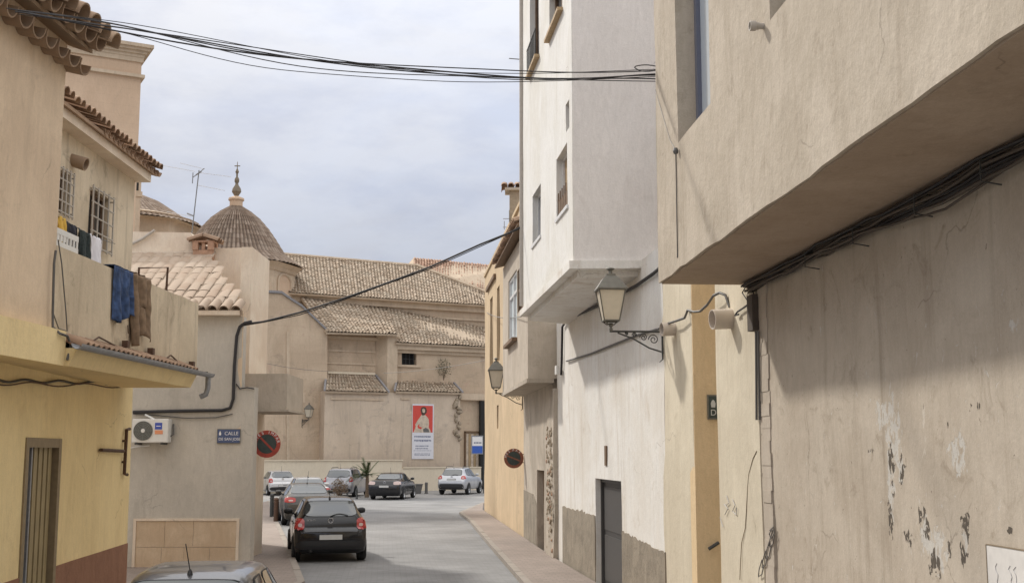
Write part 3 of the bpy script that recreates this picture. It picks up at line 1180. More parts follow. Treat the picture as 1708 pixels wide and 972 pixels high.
d_ = m.build('door', 'door_grey', white)
m = MB()
m.fbox(WHITE, s0, s0 + .07, -.15, -.1, z0, z1)
m.fbox(WHITE, s1 - .07, s1, -.15, -.1, z0, z1)
m.fbox(WHITE, s0, s1, -.15, -.1, z1 - .07, z1)
m.build('frame', 'door_frame_dark', d_)
m = MB()
for a_, b_ in ((.12, .95), (1.05, 1.85)):
    m.fbox(WHITE, s0 + .16, s1 - .16, -.15, -.138, z0 + a_, z0 + b_)
m.build('panel', 'door_frame_dark', d_)
m = MB()
m.tube([WHITE.pt(s0 + .12, -.13, 1.02), WHITE.pt(s0 + .12, -.09, 1.02), WHITE.pt(s0 + .24, -.09, 1.02)], .012, 6)
m.build('handle', 'chrome', d_)
a = [WHITE.sz(1009.5, 743), WHITE.sz(1013, 776)]
m = MB()
m.fbox(WHITE, a[1][0], a[0][0], .0, .02, a[1][1], a[0][1])
m.build('meter_cover', 'wood_brown', white)
# bay
bw = []


def bay_open(x0, x1, y0, y1):
    """opening on the bay front: far edge x0, near edge x1, top/bottom read at the near edge"""
    a, b = BAYW.sz(x0, y0), BAYW.sz(x1, y1)
    return (BAYW.s(x1, py=y1), BAYW.s(x0, py=y0), BAYW.sz(x1, y1)[1], BAYW.sz(x1, y0)[1])


ops = [bay_open(888, 902, 305, 392), bay_open(928, 947, 236, 342), bay_open(884, 899, -60, 92), bay_open(916, 938, -60, 14),
       bay_open(944, 950, 165, 212)]
ops = [(max(.1, q[0]), max(.3, q[1]), q[2], q[3]) for q in ops]
BL = (Vector((0.245 - 0.985, 25.8 - 19.1))).length
wall('bay_wall', BAYW, 0, BL, Z_BAY, 14.5, 'white_upper', white, openings=ops, depth=.16, thick=.3, step=.5)
NF = Frame((.985, 19.1), (1, -.035), (0, -1))
wall('bay_side_wall', NF, 0.003, 4.0, Z_BAY, 14.5, 'grey_render', white, thick=.3, o=-.003)
BF = Frame((.245, 25.8), (1, .06), (0, 1))
MB().fbox(BF, .02, 3, -.3, -.004, Z_BAY, 14.5).build('bay_rear_wall', 'white_upper', white)
# bay slab with projecting lip
m = MB()
lip = .07
q0, q1 = BAYW.pt(-lip, lip), BAYW.pt(BL + lip, lip)
q2 = WHITE.pt(-.1, -2.2)
z = Z_BAY - .13
nfp = NF.pt(4, lip)
m.prism([(p.x, p.y, z) for p in (q0, q1, q2, nfp)], (0, 0, .128))
m.build('bay_slab', 'white_lower', white)
m = MB()
m.prism([(p.x, p.y, z - .10) for p in (BAYW.pt(.16, -.1), BAYW.pt(BL - .1, -.1), WHITE.pt(-.16, -2.2), NF.pt(3.9, -.1))], (0, 0, .102))
m.build('bay_underside', 'white_lower', white)
m = MB()
m.tube([BAYW.pt(BL + .06, .03, Z_BAY + .1), BAYW.pt(BL + .06, .03, 14.4)], .045, 8)
m.build('downpipe', 'conduit_pale', white, smooth=60)
for k, op in enumerate(ops):
    s0, s1, z0, z1 = op
    m = MB()
    w = .05
    m.fbox(BAYW, s0, s0 + w, -.16, -.11, z0, z1)
    m.fbox(BAYW, s1 - w, s1, -.16, -.11, z0, z1)
    m.fbox(BAYW, s0, s1, -.16, -.11, z0, z0 + w)
    m.fbox(BAYW, s0, s1, -.16, -.11, z1 - w, z1)
    if s1 - s0 > .6:
        m.fbox(BAYW, (s0 + s1) / 2 - .025, (s0 + s1) / 2 + .025, -.16, -.115, z0, z1)
    wo = m.build('window', 'frame_white' if k in (0, 1) else 'wood_brown', white)
    m = MB()
    m.fbox(BAYW, s0 + .02, s1 - .02, -.16, -.145, z0 + .02, z1 - .02)
    m.build('pane', 'glass_dark' if k != 1 else 'wood_light', wo)
    if k < 4:
        m = MB()
        m.fbox(BAYW, s0 - .06, s1 + .06, -.12, .10 if k in (2, 3) else .03, z0 - .06, z0)
        m.build('sill', 'wood_light' if k in (2, 3) else 'frame_white', wo)
    if k == 1:
        m = MB()
        m.fbox(BAYW, s0 + .08, s1 - .08, -.06, -.02, z0 + .02, z0 + .3)
        for i in range(6):
            t = s0 + .1 + (s1 - s0 - .2) * i / 5
            m.fbox(BAYW, t, t + .02, -.03, -.01, z0, z0 + .45)
        m.build('railing', 'wood_brown', wo)
    if k == 2:
        m = MB()
        for i in range(7):
            t = s0 + .05 + (s1 - s0 - .1) * i / 6
            m.tube([BAYW.pt(t, .07, z0), BAYW.pt(t, .07, z0 + .55)], .012, 5)
        m.tube([BAYW.pt(s0, .07, z0 + .55), BAYW.pt(s1, .07, z0 + .55)], .014, 5)
        m.build('railing', 'iron_dark', wo)
# cables on the white house
wc = [(1108, 440), (1090, 456), (1060, 477), (1000, 508), (960, 527), (943, 537), (938, 545), (937, 600), (936, 625)]
tag(MB().tube([WHITE.at(x, y, .05) for x, y in wc], .028, 7).build('service_cable', 'cable_black', None, smooth=60),
    'black cable under the white bay turning down beside the grey box bay', 'cable')
m = MB()
a = WHITE.sz(936, 617, .03)
m.fbox(WHITE, a[0] - .12, a[0] + .12, .09, .16, a[1] - .1, a[1] + .1)
tag(m.build('connection_box', 'plastic_white'), 'small white connection box on the cable by the grey box bay', 'connection box')
wc = [(945, 602), (985, 590), (1030, 572), (1060, 560), (1100, 548)]
tag(MB().tube([WHITE.at(x, y, .035) for x, y in wc], .02, 6).build('service_cable', 'cable_grey', None, smooth=60),
    'grey cable running up the white wall to the lantern', 'cable')
wc = [(1102, 548), (1112, 540), (1125, 536), (1142, 530), (1147, 517), (1158, 520), (1168, 519), (1180, 508), (1190, 493), (1200, 488), (1210, 492), (1217, 512)]
tag(MB().tube([NEAR.at(x, y, .06 + .05 * math.sin(i)) for i, (x, y) in enumerate(wc)], .017, 6).build('service_cable', 'cable_grey', None, smooth=60),
    'loose grey cable looping across the alley from the lantern', 'cable')

# ------------------------------------------------------------------ street lanterns
def lantern(loc_wall, arm_dir, arm, label, size=1.0, group='wrought iron street lanterns', extra=0.0):
    """wall bracket with scrolls carrying a four-sided glazed lantern; origin at the wall plate"""
    t = thing('street_lantern', label, 'street lamp', loc_wall, group)
    x = Vector((arm_dir[0], arm_dir[1], 0)).normalized()
    y = Vector((-x.y, x.x, 0))
    O = Vector(loc_wall)

    def P(a, b, c):
        return O + x * a + y * b + Vector((0, 0, c))
    m = MB()
    m.tube([P(0, 0, 0), P(arm, 0, 0)], .018 * size, 6)
    m.tube([P(0, 0, -.36 * size), P(0, 0, .06 * size)], .02 * size, 6)
    m.tube([P(.02, 0, -.33 * size), P(arm * .25, 0, -.27 * size), P(arm * .55, 0, -.12 * size), P(arm * .85, 0, -.02)], .014 * size, 6)
    m.tube([P(0, 0, -.36 * size), P(-.0, 0, -.45 * size), P(.05, 0, -.5 * size)], [.016 * size, .014 * size, .006], 6)
    m.build('bracket', 'iron_dark', t, smooth=60)
    m = MB()
    for cx_, cz_, r in ((arm * .17, -.13, .085), (arm * .36, -.095, .062), (arm * .53, -.06, .042), (arm * .68, -.035, .026)):
        pts = []
        for i in range(26):
            a = i * .42
            rr = r * size * (1 - i / 30)
            pts.append(P(cx_ + rr * math.cos(a), 0, cz_ * size + rr * math.sin(a)))
        MB().tube(pts, .009 * size, 5).build('scroll', 'iron_dark', t, smooth=60)
    c = P(arm - .02, 0, 0)
    h0 = .03 * size
    w0, w1, hb = .125 * size, .215 * size, .50 * size
    zb = c.z + .17 * size
    zt = zb + hb
    m = MB()
    m.lathe([(.02 * size, 0), (.03 * size, .03), (.018 * size, .06), (.05 * size, .10), (.03 * size, .12)], 10, Matrix.Translation(c))
    for sx in (-1, 1):
        for sy in (-1, 1):
            m.tube([Vector((c.x, c.y, zb - .06 * size)) + x * sx * .05 * size + y * sy * .05 * size,
                    Vector((c.x, c.y, zb)) + x * sx * w0 + y * sy * w0,
                    Vector((c.x, c.y, zt)) + x * sx * w1 + y * sy * w1], .011 * size, 5)
    for w_, z_ in ((w0, zb), (w1, zt)):
        q = [Vector((c.x, c.y, z_)) + x * a * w_ + y * b * w_ for a, b in ((-1, -1), (1, -1), (1, 1), (-1, 1), (-1, -1))]
        for a, b in zip(q, q[1:]):
            m.tube([a, b], .014 * size, 5)
    m.build('frame', 'lantern_metal', t)
    k = .93
    cor = [(-1, -1), (1, -1), (1, 1), (-1, 1)]
    for i in range(4):
        a, b = cor[i], cor[(i + 1) % 4]
        q = [Vector((c.x, c.y, z_)) + x * e[0] * w_ * k + y * e[1] * w_ * k
             for e, w_, z_ in ((a, w0, zb + .01), (b, w0, zb + .01), (b, w1, zt - .01), (a, w1, zt - .01))]
        nrm = (q[1] - q[0]).cross(q[3] - q[0]).normalized() * .006
        MB().prism(q, nrm).build('pane', 'lantern_glass', t)
    m = MB()
    rings = [(w1 * 1.14, zt), (w1 * 1.14, zt + .02 * size), (w1 * .62, zt + .19 * size), (w1 * .36, zt + .24 * size),
             (w1 * .34, zt + .27 * size)]
    vs, fs = [], []
    for w_, z_ in rings:
        vs += [Vector((c.x, c.y, z_)) + x * a * w_ + y * b * w_ for a, b in cor]
    for i in range(len(rings) - 1):
        for j in range(4):
            fs.append((i * 4 + j, i * 4 + (j + 1) % 4, i * 4 + 4 + (j + 1) % 4, i * 4 + 4 + j))
    fs += [(3, 2, 1, 0), tuple(len(vs) - 4 + j for j in range(4))]
    m.add(vs, fs)
    cap = m.build('cap', 'lantern_metal', t)
    m = MB()
    m.lathe([(.04 * size, 0), (.03 * size, .04 * size), (.028 * size, .06 * size), (.075 * size, .09 * size), (.06 * size, .105 * size), (.01, .12 * size)],
            12, Matrix.Translation((c.x, c.y, zt + .265 * size)))
    m.build('finial', 'lantern_metal', cap, smooth=40)
    return t


s_, z_ = NEAR.sz(1107, 553, 0.0)
pl = NEAR.pt(s_, .02, z_)
lantern(pl, (-1, -.06), .78, 'glazed iron lantern on the scrolled bracket at the corner of white and cream walls', .90)
s_, z_ = FAR.sz(872, 656, 0.0)
lantern(FAR.pt(s_, .01, z_), (-1, -.05), .80, 'smaller looking iron lantern on its bracket on the orange house', 1.0)


# ------------------------------------------------------------------ pipe stubs through the wall
def pipe_stub(px, py, r, ln, label, fr, tilt):
    s, z = fr.sz(px, py)
    base = fr.pt(s, -.05, z)
    ax = Vector((fr.n.x, fr.n.y, -.06)) + Vector((fr.d.x, fr.d.y, 0)) * tilt
    q = ax.to_track_quat('Z', 'Y').to_matrix().to_4x4()
    q.translation = base
    t = thing('pipe_stub', label, 'pipe', fr.pt(s, 0, z), 'beige pipe stubs sticking out of the cream walls')
    m = MB()
    m.lathe([(r, 0), (r, ln + .05), (r * .9, ln + .05), (r * .9, .02)], 22, q, cap=False)
    m.build('sleeve', 'pvc_beige', t, smooth=50)
    m = MB()
    m.lathe([(r * .895, ln * .2), (.001, ln * .2)], 22, q, cap=False)
    m.build('back_plate', 'dark_room', t)


pipe_stub(1222, 531, .115, .25, 'wide beige pipe stub on the cream strip beside the overhang', NEAR, -.12)
pipe_stub(1126, 548, .095, .20, 'narrower beige pipe stub right beside the lantern bracket', NEAR, -.12)

# ------------------------------------------------------------------ narrow grey house with the box bay
grey2 = thing('narrow_grey_house', 'narrow stained house with a bare concrete box bay and a slit of a door', 'house', FAR.pt(2))
sg1 = FAR.s(874, py=850)
d0 = FAR.sz(896, 783)
d1 = FAR.sz(907, 783)
DOOR2 = (d1[0], d0[0], .0, d0[1])
wall('wall', FAR, -.3, sg1, 0, 8.0, 'stained_wall', grey2, openings=[DOOR2], depth=.2, thick=.6, wob=.014, step=.35)
m = MB()
m.fbox(FAR, DOOR2[0], DOOR2[1], -.2, -.16, 0, DOOR2[3])
m.build('door', 'wood_brown', grey2)
poly = [FAR.pt(DOOR2[1] + .05, .012, 0), FAR.pt(sg1, .012, 0), FAR.pt(sg1, .012, 1.45), FAR.pt(DOOR2[1] + .9, .012, 1.4), FAR.pt(DOOR2[1] + .05, .012, 1.2)]
MB().prism(poly, (-FAR.n.x * .05, -FAR.n.y * .05, 0)).build('plinth', 'pebble_plinth', grey2)
# crumbling pilaster of exposed rubble between this house and the white one
m = MB()
rp = thing('rubble_pilaster', 'crumbling pilaster with exposed stones beside the white wall', 'pilaster', FAR.pt(-.2))
wall('core', FAR, -.75, .55, 0, 4.0, 'stained_wall', rp, thick=.3, o=.05, wob=.03, step=.2)
rnd = random.Random(11)
stone_meshes = []
for k in range(6):
    m = MB()
    n = 7
    poly = [(math.cos(2 * math.pi * i / n) * rnd.uniform(.7, 1.1), math.sin(2 * math.pi * i / n) * rnd.uniform(.6, 1.0)) for i in range(n)]
    vs = [(a, b, 0) for a, b in poly] + [(a * .8, b * .8, .6) for a, b in poly] + [(a * .35, b * .35, .8) for a, b in poly]
    fs = [tuple(range(n - 1, -1, -1)), tuple(2 * n + i for i in range(n))]
    for q in range(2):
        fs += [(q * n + i, q * n + (i + 1) % n, q * n + n + (i + 1) % n, q * n + n + i) for i in range(n)]
    m.add(vs, fs)
    o = m.build('stone', 'stone_rubble' if k < 5 else 'brick_clay', rp)
    stone_meshes.append(o.data)
    bpy.data.objects.remove(o)
for i in range(190):
    z = rnd.uniform(.9, 3.1) if i < 150 else rnd.uniform(.2, 1.5)
    s = rnd.uniform(-.62, .42)
    o = bpy.data.objects.new('stone', rnd.choice(stone_meshes[:5]) if i % 9 else stone_meshes[5])
    col.objects.link(o)
    o.parent = rp
    k = rnd.uniform(.03, .075)
    mm = FAR.mat(s, .06, z) @ Matrix.Rotation(rnd.uniform(0, 6), 4, 'Z') @ Matrix.Diagonal((k, k * rnd.uniform(.6, 1), k * .45, 1))
    o.matrix_basis = parent_world(rp).inverted() @ mm
# box bay
BO = .62
zb0 = 4.24
bx0, bx1 = -.55, sg1 - .02
win = [FAR.sz(848, 556, BO), FAR.sz(862, 556, BO), FAR.sz(862, 470, BO)]
W2 = (win[1][0], win[0][0], win[1][1] - .1, win[2][1] + .35)
W3 = (FAR.s(872, BO, 520), W2[0] - .12, win[1][1] + .5, W2[3] - .1)
wall('bay_wall', FAR, bx0, bx1, zb0, 7.9, 'bay_concrete', grey2, openings=[W2, W3], depth=.1, thick=.6, o=BO)
NB = Frame((FAR.pt(bx0, BO).x, FAR.pt(bx0, BO).y), (-FAR.n.x, -FAR.n.y), (0, -1))
wall('bay_side_wall', NB, .003, .95, zb0, 7.9, 'bay_concrete', grey2, thick=.2, o=.003)
m = MB()
m.fbox(FAR, bx0 - .03, bx1, .0, BO + .03, zb0 - .1, zb0 - .002)
m.build('bay_slab', 'stained_wall', grey2)
for k, w in enumerate((W2, W3)):
    s0, s1, z0, z1 = w
    m = MB()
    for a, b in ((s0, s0 + .06), (s1 - .06, s1), ((s0 + s1) / 2 - .03, (s0 + s1) / 2 + .03)):
        m.fbox(FAR, a, b, BO - .1, BO - .03, z0, z1)
    for a, b in ((z0, z0 + .06), (z1 - .06, z1), (z1 - .55, z1 - .48)):
        m.fbox(FAR, s0, s1, BO - .1, BO - .035, a, b)
    wo = m.build('window', 'frame_white' if k == 0 else 'wood_brown', grey2)
    MB().fbox(FAR, s0 + .02, s1 - .02, BO - .1, BO - .085, z0 + .02, z1 - .02).build('shutter' if k == 0 else 'pane',
                                                                                    'shutter_blue' if k == 0 else 'glass_dark', wo)
    if k == 0:
        MB().fbox(FAR, s0 - .1, s1 + .1, BO - .05, BO + .14, z0 - .09, z0 - .003).build('sill', 'wood_brown', wo)
# tile eaves over the box bay
tm = barrel_mesh('roof_tile', 'dark_tiles', .5, .11, .095)
k = int((bx1 - bx0) / .24)
for i in range(k):
    s = bx0 + .12 + i * .24
    for row in range(3):
        place('roof_tile', tm, grey2, FAR.pt(s, BO + .32 - row * .36, 8.0 + row * .14 + random.uniform(-.01, .01)),
              (-FAR.n.x, -FAR.n.y, .36), jit=.03)
MB().prism([FAR.pt(bx0, BO + .25, 7.9), FAR.pt(bx1, BO + .25, 7.9), FAR.pt(bx1, -.6, 8.3), FAR.pt(bx0, -.6, 8.3)], (0, 0, .05)).build('eaves_board', 'wood_brown', grey2)

# ------------------------------------------------------------------ orange house at the corner of the square
orange = thing('orange_house', 'orange plastered house with tall slit windows at the corner of the square', 'house', FAR.pt(12))
so0, so1 = sg1 + .003, FAR.s(808, py=852)


def slit(x0, x1, y0, y1):
    return (FAR.s(x1, py=y1), FAR.s(x0, py=y0), FAR.sz(x1, y1)[1], FAR.sz(x0, y0)[1])


ops = [slit(817.5, 821.5, 500, 607), slit(829, 833.5, 482, 600), slit(829, 831.5, 676, 714)]
ZO = 10.0
wall('wall', FAR, so0, so1, 0, ZO, 'orange_render', orange, openings=ops, depth=.18, thick=6, wob=.012, step=.7)
for s0, s1, z0, z1 in ops:
    m = MB()
    m.fbox(FAR, s0, s1, -.18, -.14, z0, z1)
    wo = m.build('window', 'glass_dark', orange)
    m = MB()
    m.fbox(FAR, s0, s0 + .07, -.14, -.1, z0, z1)
    m.fbox(FAR, s1 - .07, s1, -.14, -.1, z0, z1)
    m.build('frame', 'wood_brown', wo)
m = MB()
m.fbox(FAR, so0, so1 + .05, -.3, .06, ZO, ZO + .12)
m.build('coping', 'orange_render', orange)
m = MB()
a = FAR.sz(812, 489, .05)
m.fbox(FAR, a[0] - 4.2, a[0] + .1, -.02, .10, a[1] + .05, a[1] + .2)
m.build('string_course', 'wood_brown', orange)
# chimney with a tiled cap
c = FAR.pt(FAR.s(855, py=365), -.35, ZO)
m = MB()
m.box(c.x - .45, c.x + .45, c.y - .3, c.y + .3, ZO - .2, ZO + 1.0)
ch_ = m.build('chimney', 'stone_rubble', orange)
m = MB()
m.box(c.x - .6, c.x + .6, c.y - .42, c.y + .42, ZO + 1.0, ZO + 1.08)
m.build('cap_slab', 'bay_concrete', ch_)
for i in range(6):
    place('roof_tile', tm, ch_, Vector((c.x - .62 + .22 * i, c.y - .45, ZO + 1.1)), (0, 1, .35), jit=.06)
    place('roof_tile', tm, ch_, Vector((c.x - .62 + .22 * i, c.y + .45, ZO + 1.1)), (0, -1, .35), jit=.06)
m = MB()
bp_ = FAR.pt(FAR.s(845, py=380), -.1, ZO + .05)
for z_ in (.2, .5):
    m.tube([bp_ + Vector((0, 0, z_)), bp_ + Vector((-.22, -.1, z_ - .02))], .012, 5)
m.tube([bp_, bp_ + Vector((0, 0, .8))], .02, 5)
m.tube([bp_ + Vector((-.18, -.08, .1)), bp_ + Vector((-.18, -.08, .4))], .012, 5)
tag(m.build('aerial_bracket', 'antenna_metal'), 'small aerial bracket on the roof edge of the orange house', 'aerial')
m = MB()
p = BAYW.pt(BL + .1, -.3, 0)
for zz, ln in ((12.0, .25), (11.2, .6)):
    m.tube([Vector((p.x, p.y, zz)), Vector((p.x - ln, p.y, zz + .05))], .012, 5)
m.tube([Vector((p.x - .2, p.y, 11.9)), Vector((p.x - .2, p.y, 12.1))], .01, 5)
m.build('aerial_arm', 'antenna_metal', white)


# ------------------------------------------------------------------ round no-parking signs
def round_sign(centre, words, label, r, red, bracket_dir, yaw, tilt=0.0):
    t = thing('no_parking_sign', label, 'road sign', centre)
    n = Vector((math.sin(yaw), -math.cos(yaw), 0))
    right = Vector((math.cos(yaw), math.sin(yaw), 0))
    M4 = Matrix((right, Vector((0, 0, 1)), n)).transposed().to_4x4() @ Matrix.Rotation(tilt, 4, 'Z')
    M4 = Matrix.Translation(centre) @ M4.to_3x3().to_4x4()
    m = MB()
    m.lathe([(r, -.012), (r, .0), (r * .995, .004)], 40, M4)
    m.build('disc', red, t, smooth=40)
    m = MB()
    m.lathe([(r * .70, .0), (r * .70, .008)], 40, M4)
    m.build('field', 'sign_dark', t)
    m = MB()
    b = r * .07
    w = r * .72
    for a in (R(-45) if red == 'sign_red' else R(-18),):
        d = Vector((math.cos(a), math.sin(a), 0))
        q = Vector((-d.y, d.x, 0))
        pts = [d * w + q * b, -d * w + q * b, -d * w - q * b, d * w - q * b]
        m.prism([M4 @ (p + Vector((0, 0, .008))) for p in pts], n * .004)
    m.build('diagonal_bar', red, t)
    for word, a0, a1 in words:
        k = len(word)
        for i, ch in enumerate(word):
            a = a0 + (a1 - a0) * (i / max(1, k - 1))
            q = M4 @ Matrix.Rotation(a, 4, 'Z') @ Matrix.Translation((0, r * .84, .006))
            text('letter', ch, 'sign_white', r * .30, q, t)
    bd = Vector(bracket_dir)
    for dz in (.12, -.12):
        m = MB()
        m.tube([centre - n * .02 + Vector((0, 0, dz)), centre - n * .02 + bd + Vector((0, 0, dz))], .012, 6)
        m.build('bracket_arm', 'iron_rust', t)
    m = MB()
    m.tube([centre - n * .025 + Vector((0, 0, -.2)), centre - n * .025 + Vector((0, 0, .2))], .014, 6)
    m.build('bracket', 'iron_rust', t)
    return t


# ------------------------------------------------------------------ yellow house (left)
yel = thing('yellow_terrace_house', 'yellow ground floor house with a beige upper floor, terrace and tiled canopy', 'house', YLOW.pt(-4))
S0 = -10.0
E_S = YLOW.s(217, py=780)
dl, dt = YLOW.sz(37, 800), YLOW.sz(96, 735)
DOORY = (YLOW.s(40, py=800), YLOW.s(97, py=800), 0.03, YLOW.sz(97, 735)[1])
wall('wall', YLOW, S0, E_S, 0, 3.66, 'yellow_render', yel, openings=[DOORY], depth=.12, thick=3, wob=.008)
sk = [YLOW.sz(97, 942, .012), YLOW.sz(214, 905, .012)]
zsk = (sk[0][1] + sk[1][1]) / 2
MB().fbox(YLOW, DOORY[1] + .02, E_S + .012, -.1, .014, 0, zsk).build('plinth', 'red_plinth', yel)
MB().fbox(YLOW, S0, DOORY[0] - .02, -.1, .014, 0, zsk).build('plinth', 'red_plinth', yel)
s0, s1, z0, z1 = DOORY
m = MB()
fw = .09
m.fbox(YLOW, s0 - .03, s0 + fw, -.1, .02, z0, z1 + .03)
m.fbox(YLOW, s1 - fw, s1 + .03, -.1, .02, z0, z1 + .03)
m.fbox(YLOW, s0, s1, -.1, .018, z1 - fw, z1 + .03)
dy = m.build('door', 'door_frame_brown', yel)
ns = 9
for i in range(ns):
    a = s0 + fw + .32 + (s1 - s0 - 2 * fw - .34) * i / ns
    b = s0 + fw + .32 + (s1 - s0 - 2 * fw - .34) * (i + 1) / ns - .022
    MB().fbox(YLOW, a, b, -.09 + .012 * (i % 2), -.06 + .012 * (i % 2), z0, z1 - fw).build('slat', 'blind_slat', dy)
m = MB()
m.fbox(YLOW, s0 + fw, s1 - fw, -.12, -.1, z0, z1 - fw)
m.build('backing', 'dark_room', dy)
m = MB()
m.fbox(YLOW, s0 + fw + .26, s0 + fw + .31, -.09, -.03, z0, z1 - fw)
m.fbox(YLOW, s0 + fw + .02, s0 + fw + .26, -.09, -.06, z0 + .75, z0 + .95)
m.build('mullion', 'zinc', dy)
MB().fbox(YLOW, s0 + fw, s1 - fw, -.07, -.035, z0 + .72, z0 + .76).build('cross_rail', 'door_frame_brown', dy)
# upper storey
S_TW = YUP.s(98, py=350)
zb = YUP.sz(98, 556)[1]
zt = YUP.sz(98, 108)[1]
zfb = YUP.sz(108, 608, .2)[1]
wall('upper_wall', YUP, S0, S_TW, zb, zt + .55, 'beige_render', yel, thick=3.5, wob=.014, edge=.006)
wall('fascia', YUP, S0, YUP.s(110, .12, 580), zfb, zb + .02, 'yellow_slab', yel, thick=1.4, o=.12, wob=.008)
# canopy slab below the terrace
s_c0, s_c1 = YUP.s(110, .12, 580), YUP.s(322, .2, 640)
CAN = .26
zc0, zc1 = zfb, YUP.sz(345, 622, CAN)[1]
m = MB()
m.hexa([YUP.pt(s_c0 + .003, -1.6, zc0), YUP.pt(s_c1, -1.6, zc0), YUP.pt(s_c1, CAN - .1, zc0), YUP.pt(s_c0 + .003, CAN - .1, zc0),
        YUP.pt(s_c0 + .003, -1.6, zc1 - .05), YUP.pt(s_c1, -1.6, zc1 - .05), YUP.pt(s_c1, CAN, zc1 - .05), YUP.pt(s_c0 + .003, CAN, zc1 - .05)])
m.build('canopy_slab', 'yellow_slab', yel)
# thin tile courses on the canopy
tmc = barrel_mesh('canopy_tile', 'dark_tiles', .34, .075, .065)
k = int((s_c1 - s_c0 - .1) / .17)
for i in range(k):
    place('canopy_tile', tmc, yel, YUP.pt(s_c0 + .15 + i * .17, CAN + .05, zc1 - .035), (-YUP.n.x, -YUP.n.y, .42), jit=.03)
MB().prism([YUP.pt(s_c0, CAN, zc1 - .048), YUP.pt(s_c1, CAN, zc1 - .048), YUP.pt(s_c1, -.02, zc1 + .09), YUP.pt(s_c0, -.02, zc1 + .09)],
           (0, 0, .02)).build('canopy_deck', 'red_tiles', yel)
# gutter with its spout
gs0, gs1 = YUP.s(120, CAN, 572), YUP.s(346, CAN, 622)
m = MB()
arc = [(math.cos(R(a)) * .07, math.sin(R(a)) * .07) for a in range(180, 361, 22)]
prof = arc + [(q[0] * .9, q[1] * .9) for q in reversed(arc)]
vs = []
for s in (gs0, gs1):
    vs += [YUP.pt(s, CAN + .06 + a, zc1 - .01 + b) for a, b in prof]
n = len(prof)
m.add(vs, [(i, (i + 1) % n, n + (i + 1) % n, n + i) for i in range(n)] + [tuple(range(n)), tuple(range(2 * n - 1, n - 1, -1))])
gut = m.build('gutter', 'zinc', yel)
m = MB()
e = YUP.pt(gs1 - .12, CAN + .05, zc1 - .05)
m.tube([e, e + Vector((0, 0, -.2)), e + Vector((-.03, 0, -.30)), e + Vector((-.12, 0, -.34))], .045, 8)
m.build('spout', 'zinc', gut, smooth=60)
m = MB()
for i in range(6):
    s = gs0 + (gs1 - gs0) * (i + .5) / 6
    m.fbox(YUP, s, s + .03, CAN - .02, CAN + .135, zc1 - .02, zc1 - .005)
m.build('clip', 'iron_dark', gut)
# terrace parapet
S_PE = YUP.s(330, py=550)
zpt = YUP.sz(330, 510)[1]
zpt0 = YUP.sz(98, 404)[1]
zpa = (zpt + zpt0) / 2
wall('terrace_parapet', YUP, S_TW + .003, S_PE, zc1 - .08, zpa, 'terrace_render', yel, thick=.22, wob=.012, edge=.012)
PE = Frame((YUP.pt(S_PE).x, YUP.pt(S_PE).y), (-1, 0), (0, 1))
MB().fbox(PE, .22, 2.2, -.2, -.003, zc1 - .08, zpa - .004).build('end_parapet', 'terrace_render', yel)
MB().fbox(YUP, S_TW, S_PE - .05, -2.4, -.23, zc1 - .1, zc1).build('terrace_floor', 'terrace_render', yel)
# rear wall with barred windows
zr0, zr1 = zc1, 7.75
wins = []
for x0, x1, y0, y1 in ((93, 117, 278, 366), (150, 184, 312, 424)):
    wins.append((YREAR.s(x0, py=y0), YREAR.s(x1, py=y0), YREAR.sz(x0, y1 - 14)[1], YREAR.sz(x0, y0)[1]))
S_R1 = YREAR.s(221, py=400)
wall('rear_wall', YREAR, -5.5, S_R1, zr0 - 4, zr1, 'terrace_render', yel, openings=wins, depth=.15, thick=3, wob=.012)
for s0, s1, z0, z1 in wins:
    m = MB()
    m.fbox(YREAR, s0, s0 + .06, -.15, -.08, z0, z1)
    m.fbox(YREAR, s1 - .06, s1, -.15, -.08, z0, z1)
    m.fbox(YREAR, s0, s1, -.15, -.08, z1 - .06, z1)
    m.fbox(YREAR, (s0 + s1) / 2 - .03, (s0 + s1) / 2 + .03, -.15, -.09, z0, z1)
    wo = m.build('window', 'wood_brown', yel)
    MB().fbox(YREAR, s0, s1, -.15, -.135, z0, z1).build('pane', 'glass_dark', wo)
    m = MB()
    for i in range(5):
        s = s0 - .02 + (s1 - s0 + .04) * i / 4
        m.tube([YREAR.pt(s, .07, z0 - .04), YREAR.pt(s, .07, z1 + .04)], .016, 5)
    for i in range(5):
        z = z0 + (z1 - z0) * i / 4
        m.tube([YREAR.pt(s0 - .05, .07, z), YREAR.pt(s1 + .05, .07, z)], .015, 5)
    for s in (s0 - .03, s1 + .03):
        for z in (z0 + .05, z1 - .05):
            m.tube([YREAR.pt(s, -.01, z), YREAR.pt(s, .07, z)], .014, 5)
    m.build('grille', 'conduit_pale', wo)
# tile eaves of the rear wall
tmr = barrel_mesh('roof_tile', 'dark_tiles', .48, .1, .085)
ez = YREAR.sz(250, 268, .38)[1] - .1
k = int((S_R1 + 5.6) / .235)
for i in range(k + 1):
    s = S_R1 + .16 - i * .235
    for row in range(2):
        place('roof_tile', tmr, yel, YREAR.pt(s, .44 - row * .36, ez + .06 + row * .11 + random.uniform(-.015, .015)), (-1, 0, .30), jit=.05)
    if i < 14:
        place('roof_tile', tmr, yel, YREAR.pt(s + .117, .40, ez + .03), (-1, 0, .30), flip=True, jit=.04)
MB().prism([YREAR.pt(-5.5, .36, ez - .08), YREAR.pt(S_R1 + .2, .36, ez - .08), YREAR.pt(S_R1 + .2, -2.5, ez + .75), YREAR.pt(-5.5, -2.5, ez + .75)],
           (0, 0, .06)).build('roof_deck', 'dark_tiles', yel)
MB().fbox(YREAR, -5.5, S_R1 + .08, -.02, .28, zr1 - .12, ez - .06).build('eaves_moulding', 'pale_wall', yel)
